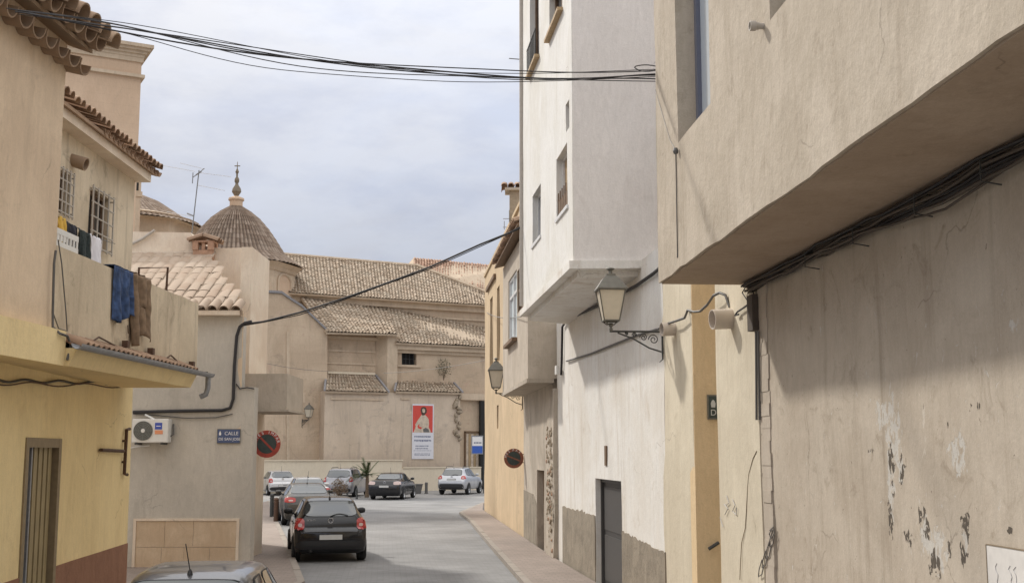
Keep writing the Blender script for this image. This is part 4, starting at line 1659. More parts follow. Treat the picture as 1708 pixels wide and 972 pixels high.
q = YREAR.mat(*(lambda a: (a[0], -.03, a[1]))(YREAR.sz(120, 266)))
m = MB()
m.lathe([(.10, 0), (.11, .28), (.095, .28), (.085, .02)], 14, q @ Matrix.Rotation(R(18), 4, 'X'), cap=False)
m.build('spout', 'big_tiles', yel, smooth=50)
# big barrel tiles on the eaves of the upper wall
tmb = barrel_mesh('eaves_tile', 'big_tiles', .95, .145, .125, th=.02, seg=9, arc=200)
zt_e = zt + .42
for i in range(9):
    s = S_TW + .10 - i * .33
    place('eaves_tile', tmb, yel, YUP.pt(s, .56, zt_e - .06), (-YUP.n.x, -YUP.n.y, .36), jit=.05)
    place('eaves_tile', tmb, yel, YUP.pt(s - .165, .46, zt_e - .07), (-YUP.n.x, -YUP.n.y, .36), flip=True, jit=.04)
    place('eaves_tile', tmb, yel, YUP.pt(s + .02, -.16, zt_e + .22), (-YUP.n.x, -YUP.n.y, .36), jit=.05)
    place('eaves_tile', tmb, yel, YUP.pt(s - .08, .24, zt_e - .34), (-YUP.n.x, -YUP.n.y, .22), flip=True, jit=.08)
MB().prism([YUP.pt(S0, .3, zt_e - .2), YUP.pt(S_TW + .05, .3, zt_e - .2), YUP.pt(S_TW + .05, -2.5, zt_e + .8), YUP.pt(S0, -2.5, zt_e + .8)],
           (0, 0, .05)).build('roof_deck', 'big_tiles', yel)

# T-shaped iron bracket on the yellow wall
b = tag(MB().tube([YLOW.at(160, 750, .0), YLOW.at(203, 754, .0)] if False else
                  [YLOW.pt(YLOW.s(163, py=750), .05, YLOW.sz(163, 750)[1]), YLOW.pt(YLOW.s(201, py=752), .05, YLOW.sz(201, 752)[1])], .03, 6)
        .build('iron_bracket', 'iron_rust'), 'rusty T shaped iron bracket on the yellow wall', 'bracket')
m = MB()
pA = [YLOW.sz(x, y) for x, y in ((211, 715), (206, 716), (202, 790), (207, 791))]
m.tube([YLOW.pt(s, .05, z) for s, z in pA], .028, 6)
m.build('upright', 'iron_rust', b)
m = MB()
for s, z in (YLOW.sz(204, 735), YLOW.sz(203, 770), YLOW.sz(165, 750)):
    m.tube([YLOW.pt(s, 0, z), YLOW.pt(s, .05, z)], .02, 5)
m.build('peg', 'iron_rust', b)

# cables along the yellow wall top and up the terrace corner
pts = [(x, 634 + 6 * (x / 220) + 2.5 * math.sin(x * .11)) for x in range(-20, 218, 9)]
tag(MB().tube([YLOW.at(x, y, .05) for x, y in pts], .017, 6).build('wall_cable', 'iron_dark', None, smooth=60),
    'dark cable sagging along the top of the yellow wall', 'cable')
pts = [(x, 639 + 5 * (x / 220) + 3 * math.sin(x * .07 + 1)) for x in range(-20, 221, 9)]
tag(MB().tube([YLOW.at(x, y, .09) for x, y in pts], .010, 6).build('wall_cable', 'iron_rust', None, smooth=60),
    'thinner rusty wire along the top of the yellow wall', 'cable')
pts = [(93, 418), (90, 440), (88, 520), (88, 545), (100, 556), (112, 560), (118, 575), (112, 600)]
tag(MB().tube([YUP.at(x, y, .05 + (.1 if y > 550 else 0)) for x, y in pts], .016, 6).build('wall_cable', 'cable_grey', None, smooth=60),
    'grey cable running down the terrace corner to the yellow fascia', 'cable')
pts = [(97, 400), (103, 440), (110, 520), (112, 552), (98, 548), (88, 520)]
tag(MB().tube([YUP.at(x, y, .035) for x, y in pts], .008, 5).build('wall_cable', 'cable_grey', None, smooth=60),
    'thin loop of wire hanging at the left end of the terrace parapet', 'cable')
for i, path in enumerate((((150, 572), (165, 562), (195, 578)), ((275, 600), (285, 592), (300, 606)))):
    m = MB()
    m.tube([YUP.at(x, y, .08) for x, y in path], .012, 5)
    m.build('bent_rod', 'iron_rust', yel)
for x, y in ((210, 573), (252, 585), (320, 607)):
    p = YUP.at(x, y, .08)
    m = MB()
    m.box(p.x - .04, p.x + .04, p.y - .05, p.y + .05, p.z - .05, p.z + .04)
    m.build('loose_clamp', 'iron_rust', yel)
m = MB()
q = [YUP.at(x, y, .03) for x, y in ((214, 556), (213, 542))]
m.tube(q, .008, 5)
m.build('stain_line', 'iron_rust', yel)


# ------------------------------------------------------------------ washing
def cloth(name, label, fr, s0, s1, o, ztop, drop, mat, folds=3, amp=.04, seed=0, over=0.0, taper=1.0, sag=0.0):
    nx, nz = 44, 26
    vs, fs = [], []
    rnd = random.Random(seed)
    ph = rnd.random() * 6
    for j in range(nz + 1):
        t = j / nz
        for i in range(nx + 1):
            u = i / nx
            uu = .5 + (u - .5) * (1 + (taper - 1) * t)
            s = s0 + (s1 - s0) * uu
            fa = math.sin(u * folds * 2 * math.pi + ph + t * 1.2)
            w = amp * (.25 + .75 * t ** .6) * (abs(fa) ** .6 * (1 if fa > 0 else -1)) + .35 * amp * math.sin(u * folds * 5.3 + t * 2 + ph) * t
            w += .03 * noise.noise(Vector((u * 4, t * 3, seed))) + .012 * noise.noise(Vector((u * 14, t * 6, seed)))
            z = ztop - drop * t * (1 - .12 * math.sin(u * math.pi * 1.5 + ph) * (t > .5)) - sag * 4 * u * (1 - u)
            vs.append(fr.pt(s, o + w + .02 * t, z))
    for j in range(nz):
        for i in range(nx):
            a = j * (nx + 1) + i
            fs.append((a, a + 1, a + nx + 2, a + nx + 1))
    me = bpy.data.meshes.new(name)
    if over:
        b = len(vs)
        for j in range(7):
            t = j / 6
            for i in range(nx + 1):
                p = Vector(vs[i])
                q = Vector((fr.n.x, fr.n.y, 0))
                vs.append(p - q * (over * min(1, t * 2)) + Vector((0, 0, .012 - max(0, t - .5) * .5)))
        for j in range(6):
            for i in range(nx):
                a = b + j * (nx + 1) + i
                fs.append((a, a + nx + 1, a + nx + 2, a + 1))
    me.from_pydata(vs, [], fs)
    me.materials.append(MAT[mat])
    me.polygons.foreach_set('use_smooth', [True] * len(me.polygons))
    o_ = link(name, me)
    md = o_.modifiers.new('thickness', 'SOLIDIFY')
    md.thickness = .006
    return tag(o_, label, 'laundry', 'washing hung out on the terrace')


YLINE = Frame((-6.6, 20.0), (0.0, 1), (1, 0))
lp = [YLINE.sz(88, 352), YLINE.sz(182, 396)]
tag(MB().tube(sag_path(YLINE.pt(lp[0][0] - .3, 0, lp[0][1]), YLINE.pt(lp[1][0] + .3, 0, lp[0][1]), .06), .006, 5).build('washing_line', 'cable_grey'),
    'thin washing line strung above the terrace', 'washing line')
zl = lp[0][1]


def lx(x):
    return YLINE.s(x, py=375)


cloth('hung_shirt', 'mustard yellow cloth pegged on the washing line', YLINE, lx(92), lx(107), 0, zl - .02, .42, 'cloth_yellow', 2, .05, 1)
cloth('hung_shirt', 'black cloth pegged on the washing line', YLINE, lx(105), lx(130), 0, zl - .05, .55, 'cloth_black', 2, .05, 2)
cloth('hung_shirt', 'dark patterned cloth pegged between the black and the white ones', YLINE, lx(129), lx(149), 0, zl - .06, .85, 'cloth_teal', 2, .05, 3)
cloth('hung_towel', 'white towel pegged at the end of the washing line', YLINE, lx(149), lx(172), 0, zl - .05, .85, 'cloth_white', 1.5, .05, 4)
a, b = YUP.s(186, py=460), YUP.s(217, py=460)
cloth('draped_towel', 'blue patterned towel draped over the terrace parapet', YUP, a, b, .035, zpa + .03, .68, 'cloth_blue', 2.5, .03, 5, over=.28)
a, b = YUP.s(215, py=470), YUP.s(244, py=480)
cloth('draped_blanket', 'brown striped blanket draped over the terrace parapet', YUP, a, b, .045, zpa + .035, .92, 'cloth_brown', 2.5, .05, 6, over=.28, taper=.8)
# white slotted crate on the parapet
s0, s1 = YUP.s(92, py=410), YUP.s(133, py=420)
z0, z1 = zpa + .004, zpa + .22
cr = thing('slotted_crate', 'white slotted plastic crate standing on the terrace parapet', 'crate', YUP.pt((s0 + s1) / 2, -.1, z0))
m = MB()
m.fbox(YUP, s0, s1, -.2, -.02, z0, z0 + .06)
m.fbox(YUP, s0, s1, -.04, -.02, z1 - .07, z1)
m.fbox(YUP, s0, s1, -.2, -.18, z1 - .07, z1)
m.build('rim', 'plastic_white', cr)
for i in range(8):
    s = s0 + (s1 - s0) * i / 7.4
    MB().fbox(YUP, s, s + (s1 - s0) * .045, -.038, -.022, z0 + .06, z1 - .07).build('bar', 'plastic_white', cr)
# drying frame standing on the terrace
m = MB()
fp = [YUP.at(x, y, -.5) for x, y in ((228, 480), (232, 447), (280, 446), (276, 478))]
m.tube([Vector((fp[0].x, fp[0].y, zc1)), fp[1], fp[2], Vector((fp[3].x, fp[3].y, zc1))], .018, 6)
p2 = fp[2] + Vector((-.15, .3, 0))
m.tube([fp[2], Vector((p2.x, p2.y, zc1))], .018, 6)
tag(m.build('drying_frame', 'iron_rust'), 'bent metal drying frame rising behind the terrace parapet', 'drying rack')

# ------------------------------------------------------------------ grey house (left, facing the camera)
gh = thing('grey_gable_house', 'grey rendered house with a pink tiled lean-to roof and stone panel', 'house', (-7, 26.5, 0))
X0, X1, X2 = -10.0, GREY.at(404, 560).x, GREY.at(423, 700).x
Z1 = GREY.at(404, 527).z
Z2 = GREY.at(423, 645).z
wall('wall', GREY, X0, X2, 0, Z2, 'house_grey', gh, thick=.4, wob=.012)
wall('upper_wall', GREY, X0, X1, Z2, Z1, 'house_grey', gh, thick=.4, wob=.012)
SIDE = Frame((X2, 26.0), (-.30, 1), (1, 0))
wall('side_wall', SIDE, .16, 5, 0, Z2, 'house_grey', gh, thick=.3, o=-.004)
# framed stone panel low on the wall
px0, px1, pzt = GREY.at(228, 868).x, GREY.at(395, 868).x, GREY.at(228, 868).z
m = MB()
m.fbox(GREY, px0 - .06, px1 + .06, .0, .035, pzt, pzt + .05)
m.fbox(GREY, px1, px1 + .06, .0, .035, 0, pzt)
m.fbox(GREY, px0 - .06, px0, .0, .035, 0, pzt)
m.build('panel_frame', 'pale_wall', gh)
zz = [pzt, pzt - .55, 0.02]
rnd = random.Random(2)
for r in range(2):
    xs = [px0]
    while xs[-1] < px1 - .5:
        xs.append(xs[-1] + rnd.uniform(.42, .62))
    xs[-1] = px1
    for a, b in zip(xs, xs[1:]):
        MB().fbox(GREY, a + .004, b - .004, .0, .016 + rnd.uniform(0, .006), zz[r + 1] + .004, zz[r] - .004).build('stone_slab', 'slab_stone', gh)
# lean-to roof of pink barrel tiles
YE, YR = 25.8, 29.5
eL = at_y(215, 520, YE)
eR = at_y(405, 519, YE)
tR = at_y(347, 425, YR)
tL = at_y(205, 425, YR)
eL.x = -9.6
tL.x = -10.4
eL.z = eR.z
tL.z = tR.z
up_ = Vector((0, 0, .05))
MB().prism([eL + up_ * .2, eR + up_ * .2, tR + up_, tL + up_], (0, 0, -.1)).build('roof_deck', 'roof_mortar', gh)
MB().box(X0, X1 - .02, 25.78, 25.99, Z1 - .002, Z1 + .10).build('eaves_board', 'pale_wall', gh)
tml = barrel_mesh('roof_tile', 'pink_tiles', .50, .115, .098, th=.016)
dz = (tR.z - eR.z) / (YR - YE)
rnd = random.Random(4)
for c_ in range(18):
    x = eR.x - .14 - c_ * .255
    for r in range(10):
        y = YE - .04 + r * .385
        t = (y - YE) / (YR - YE)
        xr = eR.x + (tR.x - eR.x) * max(0, t)
        if x > xr - .05 or t > .95:
            continue
        wv = .02 * noise.noise(Vector((x * 1.5, y * 1.5, 3)))
        ob = place('roof_tile', tml, gh, Vector((x + rnd.uniform(-.012, .012), y, eR.z + .035 + (y - YE) * dz + wv)), (0, 1, dz), jit=.045)
        if r:
            ob.matrix_basis = ob.matrix_basis @ Matrix.Diagonal((1, 1, .22, 1))
# side under the cut edge of the roof
MB().prism([Vector((eR.x - .02, YE + .2, 3.0)), Vector((tR.x, YR, 3.0)), Vector((tR.x, YR, tR.z - .06)), Vector((eR.x - .02, YE + .2, eR.z - .02))],
           (-.1, 0, 0)).build('roof_side_wall', 'beige_render', gh)
# taller house behind the lean-to
bh = thing('pale_rear_house', 'pale peeling house wall rising behind the pink lean-to roof', 'house', (-7, 30, 0))
YB = 29.62
BK = Frame((0, YB), (1, 0), (0, -1))
m = MB()
xa, xb, xc = at_y(205, 380, YB).x, at_y(340, 412, YB).x, at_y(402, 412, YB).x
top = [(xa - 3, at_y(205, 386, YB).z), (xa, at_y(205, 386, YB).z), (at_y(318, 388, YB).x, at_y(318, 388, YB).z), (at_y(332, 408, YB).x, at_y(332, 408, YB).z),
       (at_y(365, 414, YB).x, at_y(365, 414, YB).z), (xc, at_y(402, 413, YB).z)]
poly = [(xc, YB, 0), (xa - 3, YB, 0)] + [(x, YB, z) for x, z in top]
m.prism(poly, (0, 3.0, 0))
m.build('wall', 'pale_wall', bh)
m = MB()
m.fbox(BK, xa - 3, tR.x + .1, 0, .10, tR.z - .02, tR.z + .10)
m.build('roof_ridge_flashing', 'pale_wall', bh)
# pale corner pier
YP = 27.6
pA_, pB_ = at_y(403, 412, YP), at_y(421, 412, YP)
MB().box(pA_.x, pB_.x, YP, YP + 2.0, 0, pA_.z).build('corner_pier', 'pale_wall', bh)
# concrete box balcony
q0, q1 = at_y(403, 623, 27.3), at_y(478, 686, 27.3)
m = MB()
m.box(pA_.x + .02, q1.x, 27.3, 29.4, q1.z + .05, q0.z)
bal = m.build('balcony', 'bay_concrete', bh)
m = MB()
m.box(pA_.x + .02, q1.x + .05, 27.24, 29.45, q1.z, q1.z + .048)
m.build('balcony_slab', 'stained_wall', bal)
# chimney on the ridge
cc = at_y(341, 420, 29.55)
m = MB()
cz = cc.z
w = .19
m.box(cc.x - .24, cc.x + .24, 29.38, 29.82, cz - .3, cz + .02)
for sx in (-1, 1):
    for sy in (-1, 1):
        m.box(cc.x + sx * w - .07, cc.x + sx * w + .07, 29.6 + sy * .18 - .06, 29.6 + sy * .18 + .06, cz + .02, cz + .22)
m.box(cc.x - .04, cc.x + .04, 29.42, 29.5, cz + .02, cz + .22)
m.box(cc.x - .27, cc.x + .27, 29.38, 29.82, cz + .22, cz + .26)
chm = m.build('chimney', 'brick_clay', bh)
tmk = barrel_mesh('cap_tile', 'dark_tiles', .40, .1, .09)
for i in range(3):
    place('cap_tile', tmk, chm, Vector((cc.x - .38, 29.40 + i * .2, cz + .24)), (1, 0, .34), jit=.05)
    place('cap_tile', tmk, chm, Vector((cc.x + .38, 29.40 + i * .2, cz + .24)), (-1, 0, .34), jit=.05)
# slanting pipe on the rear wall
m = MB()
m.tube([at_y(x, y, 29.55) for x, y in ((214, 410), (238, 398), (258, 384))], .035, 6)
m.build('pipe', 'conduit_pale', bh)
# TV aerial
tv = thing('television_aerial', 'tall thin television aerial above the pale rear house', 'aerial', at_y(320, 380, 29.9))
m = MB()
yT = 30.0
m.tube([at_y(319, 398, yT), at_y(332, 284, yT)], .014, 6)
m.build('mast', 'antenna_metal', tv)
m = MB()
m.tube([at_y(322, 296, yT), at_y(341, 281, yT)], .012, 5)
m.tube([at_y(322, 288, yT), at_y(321, 306, yT)], .012, 5)
m.tube([at_y(327, 292, yT), at_y(336, 286, yT)], .02, 5)
m.tube([at_y(312, 356, yT), at_y(322, 360, yT)], .018, 5)
m.build('boom', 'antenna_metal', tv)
m = MB()
for (a, b) in (((270, 276), (325, 286)), ((300, 272), (341, 282)), ((332, 288), (385, 295)), ((330, 309), (375, 318)), ((278, 353), (318, 361))):
    m = MB()
    m.tube([at_y(*a, yT), at_y(*b, yT)], .006, 4)
    m.build('rod', 'antenna_pale', tv)
pass

# air conditioner
a0, a1 = GREY.at(229, 699), GREY.at(287, 738)
ac = thing('air_conditioner', 'white outdoor air conditioner unit with a round grey fan on the grey wall', 'air conditioner', ((a0.x + a1.x) / 2, 25.9, a1.z))
x0, x1, z0, z1 = a0.x, a1.x, a1.z, a0.z
m = MB()
m.box(x0, x1, 25.66, 25.94, z0, z1)
o = m.build('casing', 'plastic_white', ac)
md = o.modifiers.new('edge', 'BEVEL')
md.width, md.segments = .018, 2
MM = Matrix(((1, 0, 0, x0 + .24), (0, 0, -1, 25.66), (0, 1, 0, (z0 + z1) / 2), (0, 0, 0, 1)))
rf = .205
MB().lathe([(rf, .0), (rf, .012), (.01, .012)], 36, MM).build('fan', 'fan_grey', ac)
m = MB()
for r_ in (.2, .165, .13, .095, .062):
    m.tube([MM @ Vector((r_ * math.cos(i * math.pi / 16), r_ * math.sin(i * math.pi / 16), .018)) for i in range(33)], .0045, 4)
for i in range(8):
    a = i * math.pi / 4
    m.tube([MM @ Vector((.04 * math.cos(a), .04 * math.sin(a), .018)), MM @ Vector((.2 * math.cos(a), .2 * math.sin(a), .018))], .005, 4)
m.build('fan_guard', 'fan_ring', ac)
MB().lathe([(.045, .014), (.04, .026), (.005, .028)], 18, MM).build('hub', 'plastic_white', ac, smooth=40)
MB().box(x0 + .49, x0 + .64, 25.652, 25.66, z1 - .22, z1 - .08).build('blue_sticker', 'sticker_blue', ac)
MB().box(x0 + .52, x0 + .61, 25.649, 25.652, z1 - .16, z1 - .145).build('sticker_line', 'sign_white', ac)
MB().box(x0 + .49, x0 + .66, 25.652, 25.66, z1 - .32, z1 - .24).build('orange_sticker', 'sticker_orange', ac)
for xx in (x0 + .08, x1 - .14):
    MB().box(xx, xx + .04, 25.62, 26.0, z0 - .04, z0 - .002).build('bracket', 'iron_dark', ac)
m = MB()
m.tube([Vector((x0 + .18, 25.97, z1 + .1)), Vector((x0 + .42, 25.8, z1 - .0))], .022, 6)
m.tube([Vector((x0 + .3, 25.95, z0 - .06)), Vector((x0 + .05, 25.95, z0 - .08)), Vector((x0 - .3, 25.95, z0 - .15))], .015, 6)
m.build('pipe', 'plastic_white', ac)
m = MB()
m.tube([Vector((x1 - .05, 25.85, z0 + .1)), Vector((x1 + .05, 25.9, z0 + .18)), Vector((x1 + .03, 25.95, z0 + .4))], .02, 6)
m.build('hose', 'cable_grey', ac)

# street name plate
a0, a1 = GREY.at(363, 715), GREY.at(401, 739)
sp = tag(MB().box(a0.x, a1.x, 25.97, 25.995, a1.z, a0.z).build('street_name_plate', 'lantern_metal'),
         'blue street plate reading CALLE DE SAN JOSE on the grey wall', 'street sign')
MB().box(a0.x + .012, a1.x - .012, 25.965, 25.969, a1.z + .012, a0.z - .012).build('field', 'sign_blue', sp)
hgt = a0.z - a1.z


def face_y(x, y, z):
    return Matrix(((1, 0, 0, x), (0, 0, -1, y), (0, 1, 0, z), (0, 0, 0, 1)))


mid = (a0.x + a1.x) / 2
text('lettering', 'CALLE', 'sign_white', .105, face_y(mid + .06, 25.963, a0.z - hgt * .32), sp)
text('lettering', 'DE SAN JOSE', 'sign_white', .082, face_y(mid + .02, 25.963, a0.z - hgt * .71), sp)
m = MB()
q = face_y(a0.x + .065, 25.963, a0.z - .135)
m.prism([q @ Vector(v) for v in ((-.02, 0, 0), (.02, 0, 0), (.024, .04, 0), (.012, .07, 0), (0, .1, 0), (-.012, .07, 0), (-.024, .04, 0))], (0, -.002, 0))
m.build('emblem', 'sign_white', sp)

# conduit down the grey wall
wc = [(420, 536), (408, 539), (400, 545), (395, 560), (391, 610), (389, 665), (384, 680), (370, 684), (300, 685), (222, 687)]
tag(MB().tube([GREY.at(x, y, .04) for x, y in wc], .035, 7).build('wall_conduit', 'cable_black', None, smooth=60),
    'thick black cable turning down and along the grey wall', 'cable')
wc = [(388, 690), (360, 696), (310, 697), (260, 692), (222, 690)]
tag(MB().tube([GREY.at(x, y, .03) for x, y in wc], .011, 6).build('wall_conduit', 'cable_grey', None, smooth=60),
    'thin grey wire sagging below the thick cable on the grey wall', 'cable')
wc = [(394, 640), (400, 648), (412, 646), (424, 648)]
tag(MB().tube([GREY.at(x, y, .03) for x, y in wc], .014, 6).build('wall_conduit', 'cable_black', None, smooth=60),
    'short black cable across the corner top of the grey wall', 'cable')
# no-parking signs
c = at_y(445, 740, 26.6)
round_sign(c, [('MES', R(62), R(22)), ('IMPAR', R(-10), R(-78))], 'red no-parking disc lettered MES IMPAR beside the grey wall', .30, 'sign_red', (-.40, .1, 0), R(6))
c = FAR.at(857, 764, .30)
round_sign(c, [('MES', R(80), R(40)), ('PAR', R(8), R(-40))], 'faded no-parking disc lettered MES PAR on the orange wall', .285, 'sign_red_old', (.30, .02, 0), R(4), R(-4))

# ------------------------------------------------------------------ church
chu = thing('church', 'old stone church with a tiled dome, tower and long tiled roofs', 'church', (ch0.x, ch0.y, 0))
m = MB()
m.fpoly(CH, [(405, 828), (546, 828), (546, 553), (524, 532), (503, 512), (487, 502), (470, 490), (432, 488), (405, 505)], 0, 5)
m.build('gable_wall', 'church_wall', chu)
m = MB()
for (a, b) in (((546, 552), (524, 531)), ((524, 531), (503, 511)), ((503, 511), (487, 501)), ((487, 501), (470, 489)), ((470, 489), (432, 487))):
    p, q = CH.at(*a, .12), CH.at(*b, .12)
    up = Vector((0, 0, .16))
    bk = -Vector((CH.n.x, CH.n.y, 0)) * .8
    m.hexa([p, q, q + bk, p + bk, p + up, q + up, q + up + bk, p + up + bk])
m.build('coping', 'lead_flashing', chu)
m = MB()
m.fpoly(CH, [(478, 553), (483, 553), (483, 828), (478, 828)], .05, .2)
m.build('lesene', 'church_trim', chu)
s1 = CH.s(542)
s2 = CH.s(668)
zA = CH.sz(600, 556)[1]
wall('recess_wall', CH, s1, s2, 0, zA, 'church_wall', chu, o=-.9, thick=4, wob=.03, step=.8)
m = MB()
for y in (584, 605):
    a = CH.sz(545, y, -.9)
    m.fbox(CH, s1, CH.s(626, -.9), -.95, -.83, a[1] - .06, a[1] + .06)
a = CH.sz(545, 561, -.9)
m.fbox(CH, s1, s2, -.95, -.7, a[1] - .15, a[1] + .05)
m.build('moulding', 'church_trim', chu)
# slanting buttress
sB0, sB1, sB2 = CH.s(626, -.9), CH.s(646), CH.s(663)
zB = CH.sz(655, 562)[1]
m = MB()
pl = [CH.pt(sB0, -.88), CH.pt(sB1, 0), CH.pt(sB2, 0), CH.pt(sB2, -.95)]
m.prism([(p.x, p.y, 0) for p in pl], (0, 0, zB))
m.build('buttress', 'church_trim', chu)
m = MB()
pl = [CH.pt(sB0, -.8), CH.pt(sB1 - .1, .15), CH.pt(sB2 + .1, .15), CH.pt(sB2 + .1, -.95)]
m.prism([(p.x, p.y, zB) for p in pl], (0, 0, .22))
m.build('buttress_cap', 'church_trim', chu)
# window bay
w0, w1 = CH.sz(670, 608, -.35), CH.sz(695, 578, -.35)
OPW = (w0[0], w1[0], w0[1], w1[1])
zR = CH.sz(740, 577, -.35)[1]
wall('window_wall', CH, s2 - .2, CH.s(860), 0, zR, 'church_wall', chu, openings=[OPW], depth=.5, thick=5, o=-.35, wob=.03, step=.8)
m = MB()
m.fbox(CH, OPW[0] - .02, OPW[1] + .02, -.84, -.8, OPW[2] - .02, OPW[3] + .02)
wo = m.build('window', 'dark_room', chu)
m = MB()
for i in range(4):
    s = OPW[0] + (OPW[1] - OPW[0]) * (i + .5) / 4
    m.tube([CH.pt(s, -.6, OPW[2]), CH.pt(s, -.6, OPW[3])], .025, 5)
for i in range(2):
    z = OPW[2] + (OPW[3] - OPW[2]) * (i + 1) / 3
    m.tube([CH.pt(OPW[0], -.6, z), CH.pt(OPW[1], -.6, z)], .025, 5)
m.build('grille', 'iron_dark', wo)
m = MB()
sc_, zc_ = (OPW[0] + OPW[1]) / 2, OPW[3]
hw = (OPW[1] - OPW[0]) / 2
arc = [(sc_ + hw * math.cos(R(a)), zc_ - .16 + .18 * math.sin(R(a))) for a in range(0, 181, 20)]
poly = arc + [(sc_ - hw - .01, zc_ + .12), (sc_ + hw + .01, zc_ + .12)]
m.prism([CH.pt(s, -.33, z) for s, z in poly], Vector((-CH.n.x, -CH.n.y, 0)) * .4)
m.build('arched_head', 'church_trim', wo)
m = MB()
m.fbox(CH, OPW[0] - .35, OPW[1] + .3, -.4, -.22, OPW[2] - .15, OPW[2])
m.build('sill', 'church_trim', wo)
m = MB()
a = CH.sz(740, 581, -.35)
m.fbox(CH, sB2, CH.s(860), -.4, .02, a[1] - .22, a[1] + .10)
m.fbox(CH, sB2, CH.s(860), -.4, -.18, a[1] - .45, a[1] - .22)
m.build('cornice', 'church_trim', chu)
# lower projecting wall with the two lean-to roofs
zl_ = CH.sz(600, 653, .9)[1]
sL0, sL1 = CH.s(543, .9), CH.s(768, .9)
wall('lower_wall', CH, sL0, sL1, 0, zl_, 'church_lower', chu, o=.9, thick=1.8, wob=.03, step=.7)
for (e0, e1, t0, t1, ty, tx) in ((543, 647, 546, 625, 624, 622), (660, 770, 664, 752, 633, 631)):
    A = CH.at(e0, 652, 1.15)
    B = CH.at(e1, 653, 1.15)
    B.z = A.z
    Cq = CH.at(t1, ty, -.75)
    D = CH.at(t0, ty, -.75)
    Cq.z = D.z
    tile_roof('lean_to_roof', A, B, Cq, D, 'old_tiles', chu, seed=e0)
    m = MB()
    up = Vector((0, 0, .12))
    for P, Q, sgn in ((A, D, -1), (B, Cq, 1)):
        sd = Vector((CH.d.x, CH.d.y, 0)) * .14 * sgn
        m.hexa([P, P + sd, Q + sd, Q, P + up, P + sd + up, Q + sd + up, Q + up])
    m.build('flashing', 'lead_flashing', chu)
    m = MB()
    m.prism([D + Vector((0, 0, .05)), Cq + Vector((0, 0, .05)), Cq + Vector((0, 0, .2)), D + Vector((0, 0, .2))], Vector((CH.n.x, CH.n.y, 0)) * .12)
    m.build('ridge_board', 'low_wall', chu)
# aisle roof
A, B = CH.at(545, 554, .45), CH.at(663, 557, .45)
Cq, D = CH.at(645, 515, -5), CH.at(500, 494, -5)
tile_roof('aisle_roof', A, B, Cq, D, 'old_tiles', chu, seed=21)
A2, B2 = CH.at(661, 571, .25), CH.at(860, 581, .25)
C2, D2 = CH.at(860, 556, -5), CH.at(645, 514, -5)
tile_roof('aisle_roof', A2, B2, C2, D2, 'old_tiles', chu, seed=22)
# nave wall, cornice, roof
sN0, sN1 = CH.s(440, -5), CH.s(900, -5)
zN = CH.sz(640, 497, -5)[1]
wall('nave_wall', CH, sN0, sN1, 0, zN, 'church_wall', chu, o=-5.1, thick=14, wob=.03, step=1.0)
m = MB()
m.fbox(CH, sN0, sN1, -5.2, -4.6, zN - .25, zN + .02)
m.fbox(CH, sN0, sN1, -5.2, -4.85, zN - .65, zN - .25)
m.fbox(CH, sN0, sN1, -5.2, -4.98, zN - 1.3, zN - 1.15)
m.build('nave_cornice', 'church_trim', chu)
A, B = CH.at(470, 487, -4.4), CH.at(702, 502, -4.4)
Cq, D = CH.at(694, 444, -11), CH.at(462, 424, -11)
tile_roof('nave_roof', A, B, Cq, D, 'old_tiles', chu, seed=31)
A2, B2 = B, CH.at(860, 512, -4.4)
C2, D2 = CH.at(860, 508, -6.0), Cq
tile_roof('nave_roof', A2, B2, C2, D2, 'old_tiles', chu, seed=32)
m = MB()
m.tube([Cq + Vector((0, 0, .1)), C2 + Vector((0, 0, .1))], .16, 6)
m.tube([D + Vector((0, 0, .06)), Cq + Vector((0, 0, .06))], .13, 6)
m.build('ridge_tiles', 'church_trim', chu)
A, B = CH.at(690, 476, -11.6), CH.at(860, 505, -11.6)
Cq, D = CH.at(860, 446, -17), CH.at(690, 430, -17)
tile_roof('transept_roof', A, B, Cq, D, 'red_tiles', chu, seed=41)
m = MB()
m.prism([A, D, D + Vector((-.9, 0, -1.0)), A + Vector((-.9, 0, 0))], (0, .4, 0))
m.build('transept_gable', 'church_wall', chu)
# gate corner on the right
m = MB()
sG0, sG1 = CH.s(768, -.3), CH.s(860, -.3)
zg = CH.sz(790, 640, .6)[1]
wall('gate_wall', CH, CH.s(766, .1), sG1, 0, CH.sz(790, 668, .1)[1], 'church_wall', chu, o=.1, thick=.4, wob=.03, step=.7)
a = CH.sz(790, 661, .4)
MB().fbox(CH, CH.s(766, .1), sG1, .05, .4, a[1] - .25, a[1] + .2).build('gate_lintel', 'church_trim', chu)
zd = CH.sz(790, 722, .12)[1]
sd0, sd1 = CH.s(778, .2), CH.s(799, .2)
gd = MB().fbox(CH, sd0, sd1, .1, .16, 0, zd).build('gate', 'church_trim', chu)
m = MB()
m.fbox(CH, sd0 - .1, sd0, .1, .24, 0, zd + .12)
m.fbox(CH, sd0 - .1, sd1 + .1, .1, .24, zd, zd + .14)
m.build('gate_frame', 'wood_brown', gd)
for i in range(5):
    a_ = sd0 + (sd1 - sd0) * i / 5
    MB().fbox(CH, a_ + .01, a_ + (sd1 - sd0) / 5 - .012, .16, .19, .05, zd - .05).build('board', 'wood_light' if i % 2 else 'poster_skin', gd)
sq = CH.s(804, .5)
MB().fbox(CH, sq - .12, sq + 1.5, .3, .55, 0, CH.sz(804, 668, .5)[1]).build('dark_pier', 'dark_room', chu)
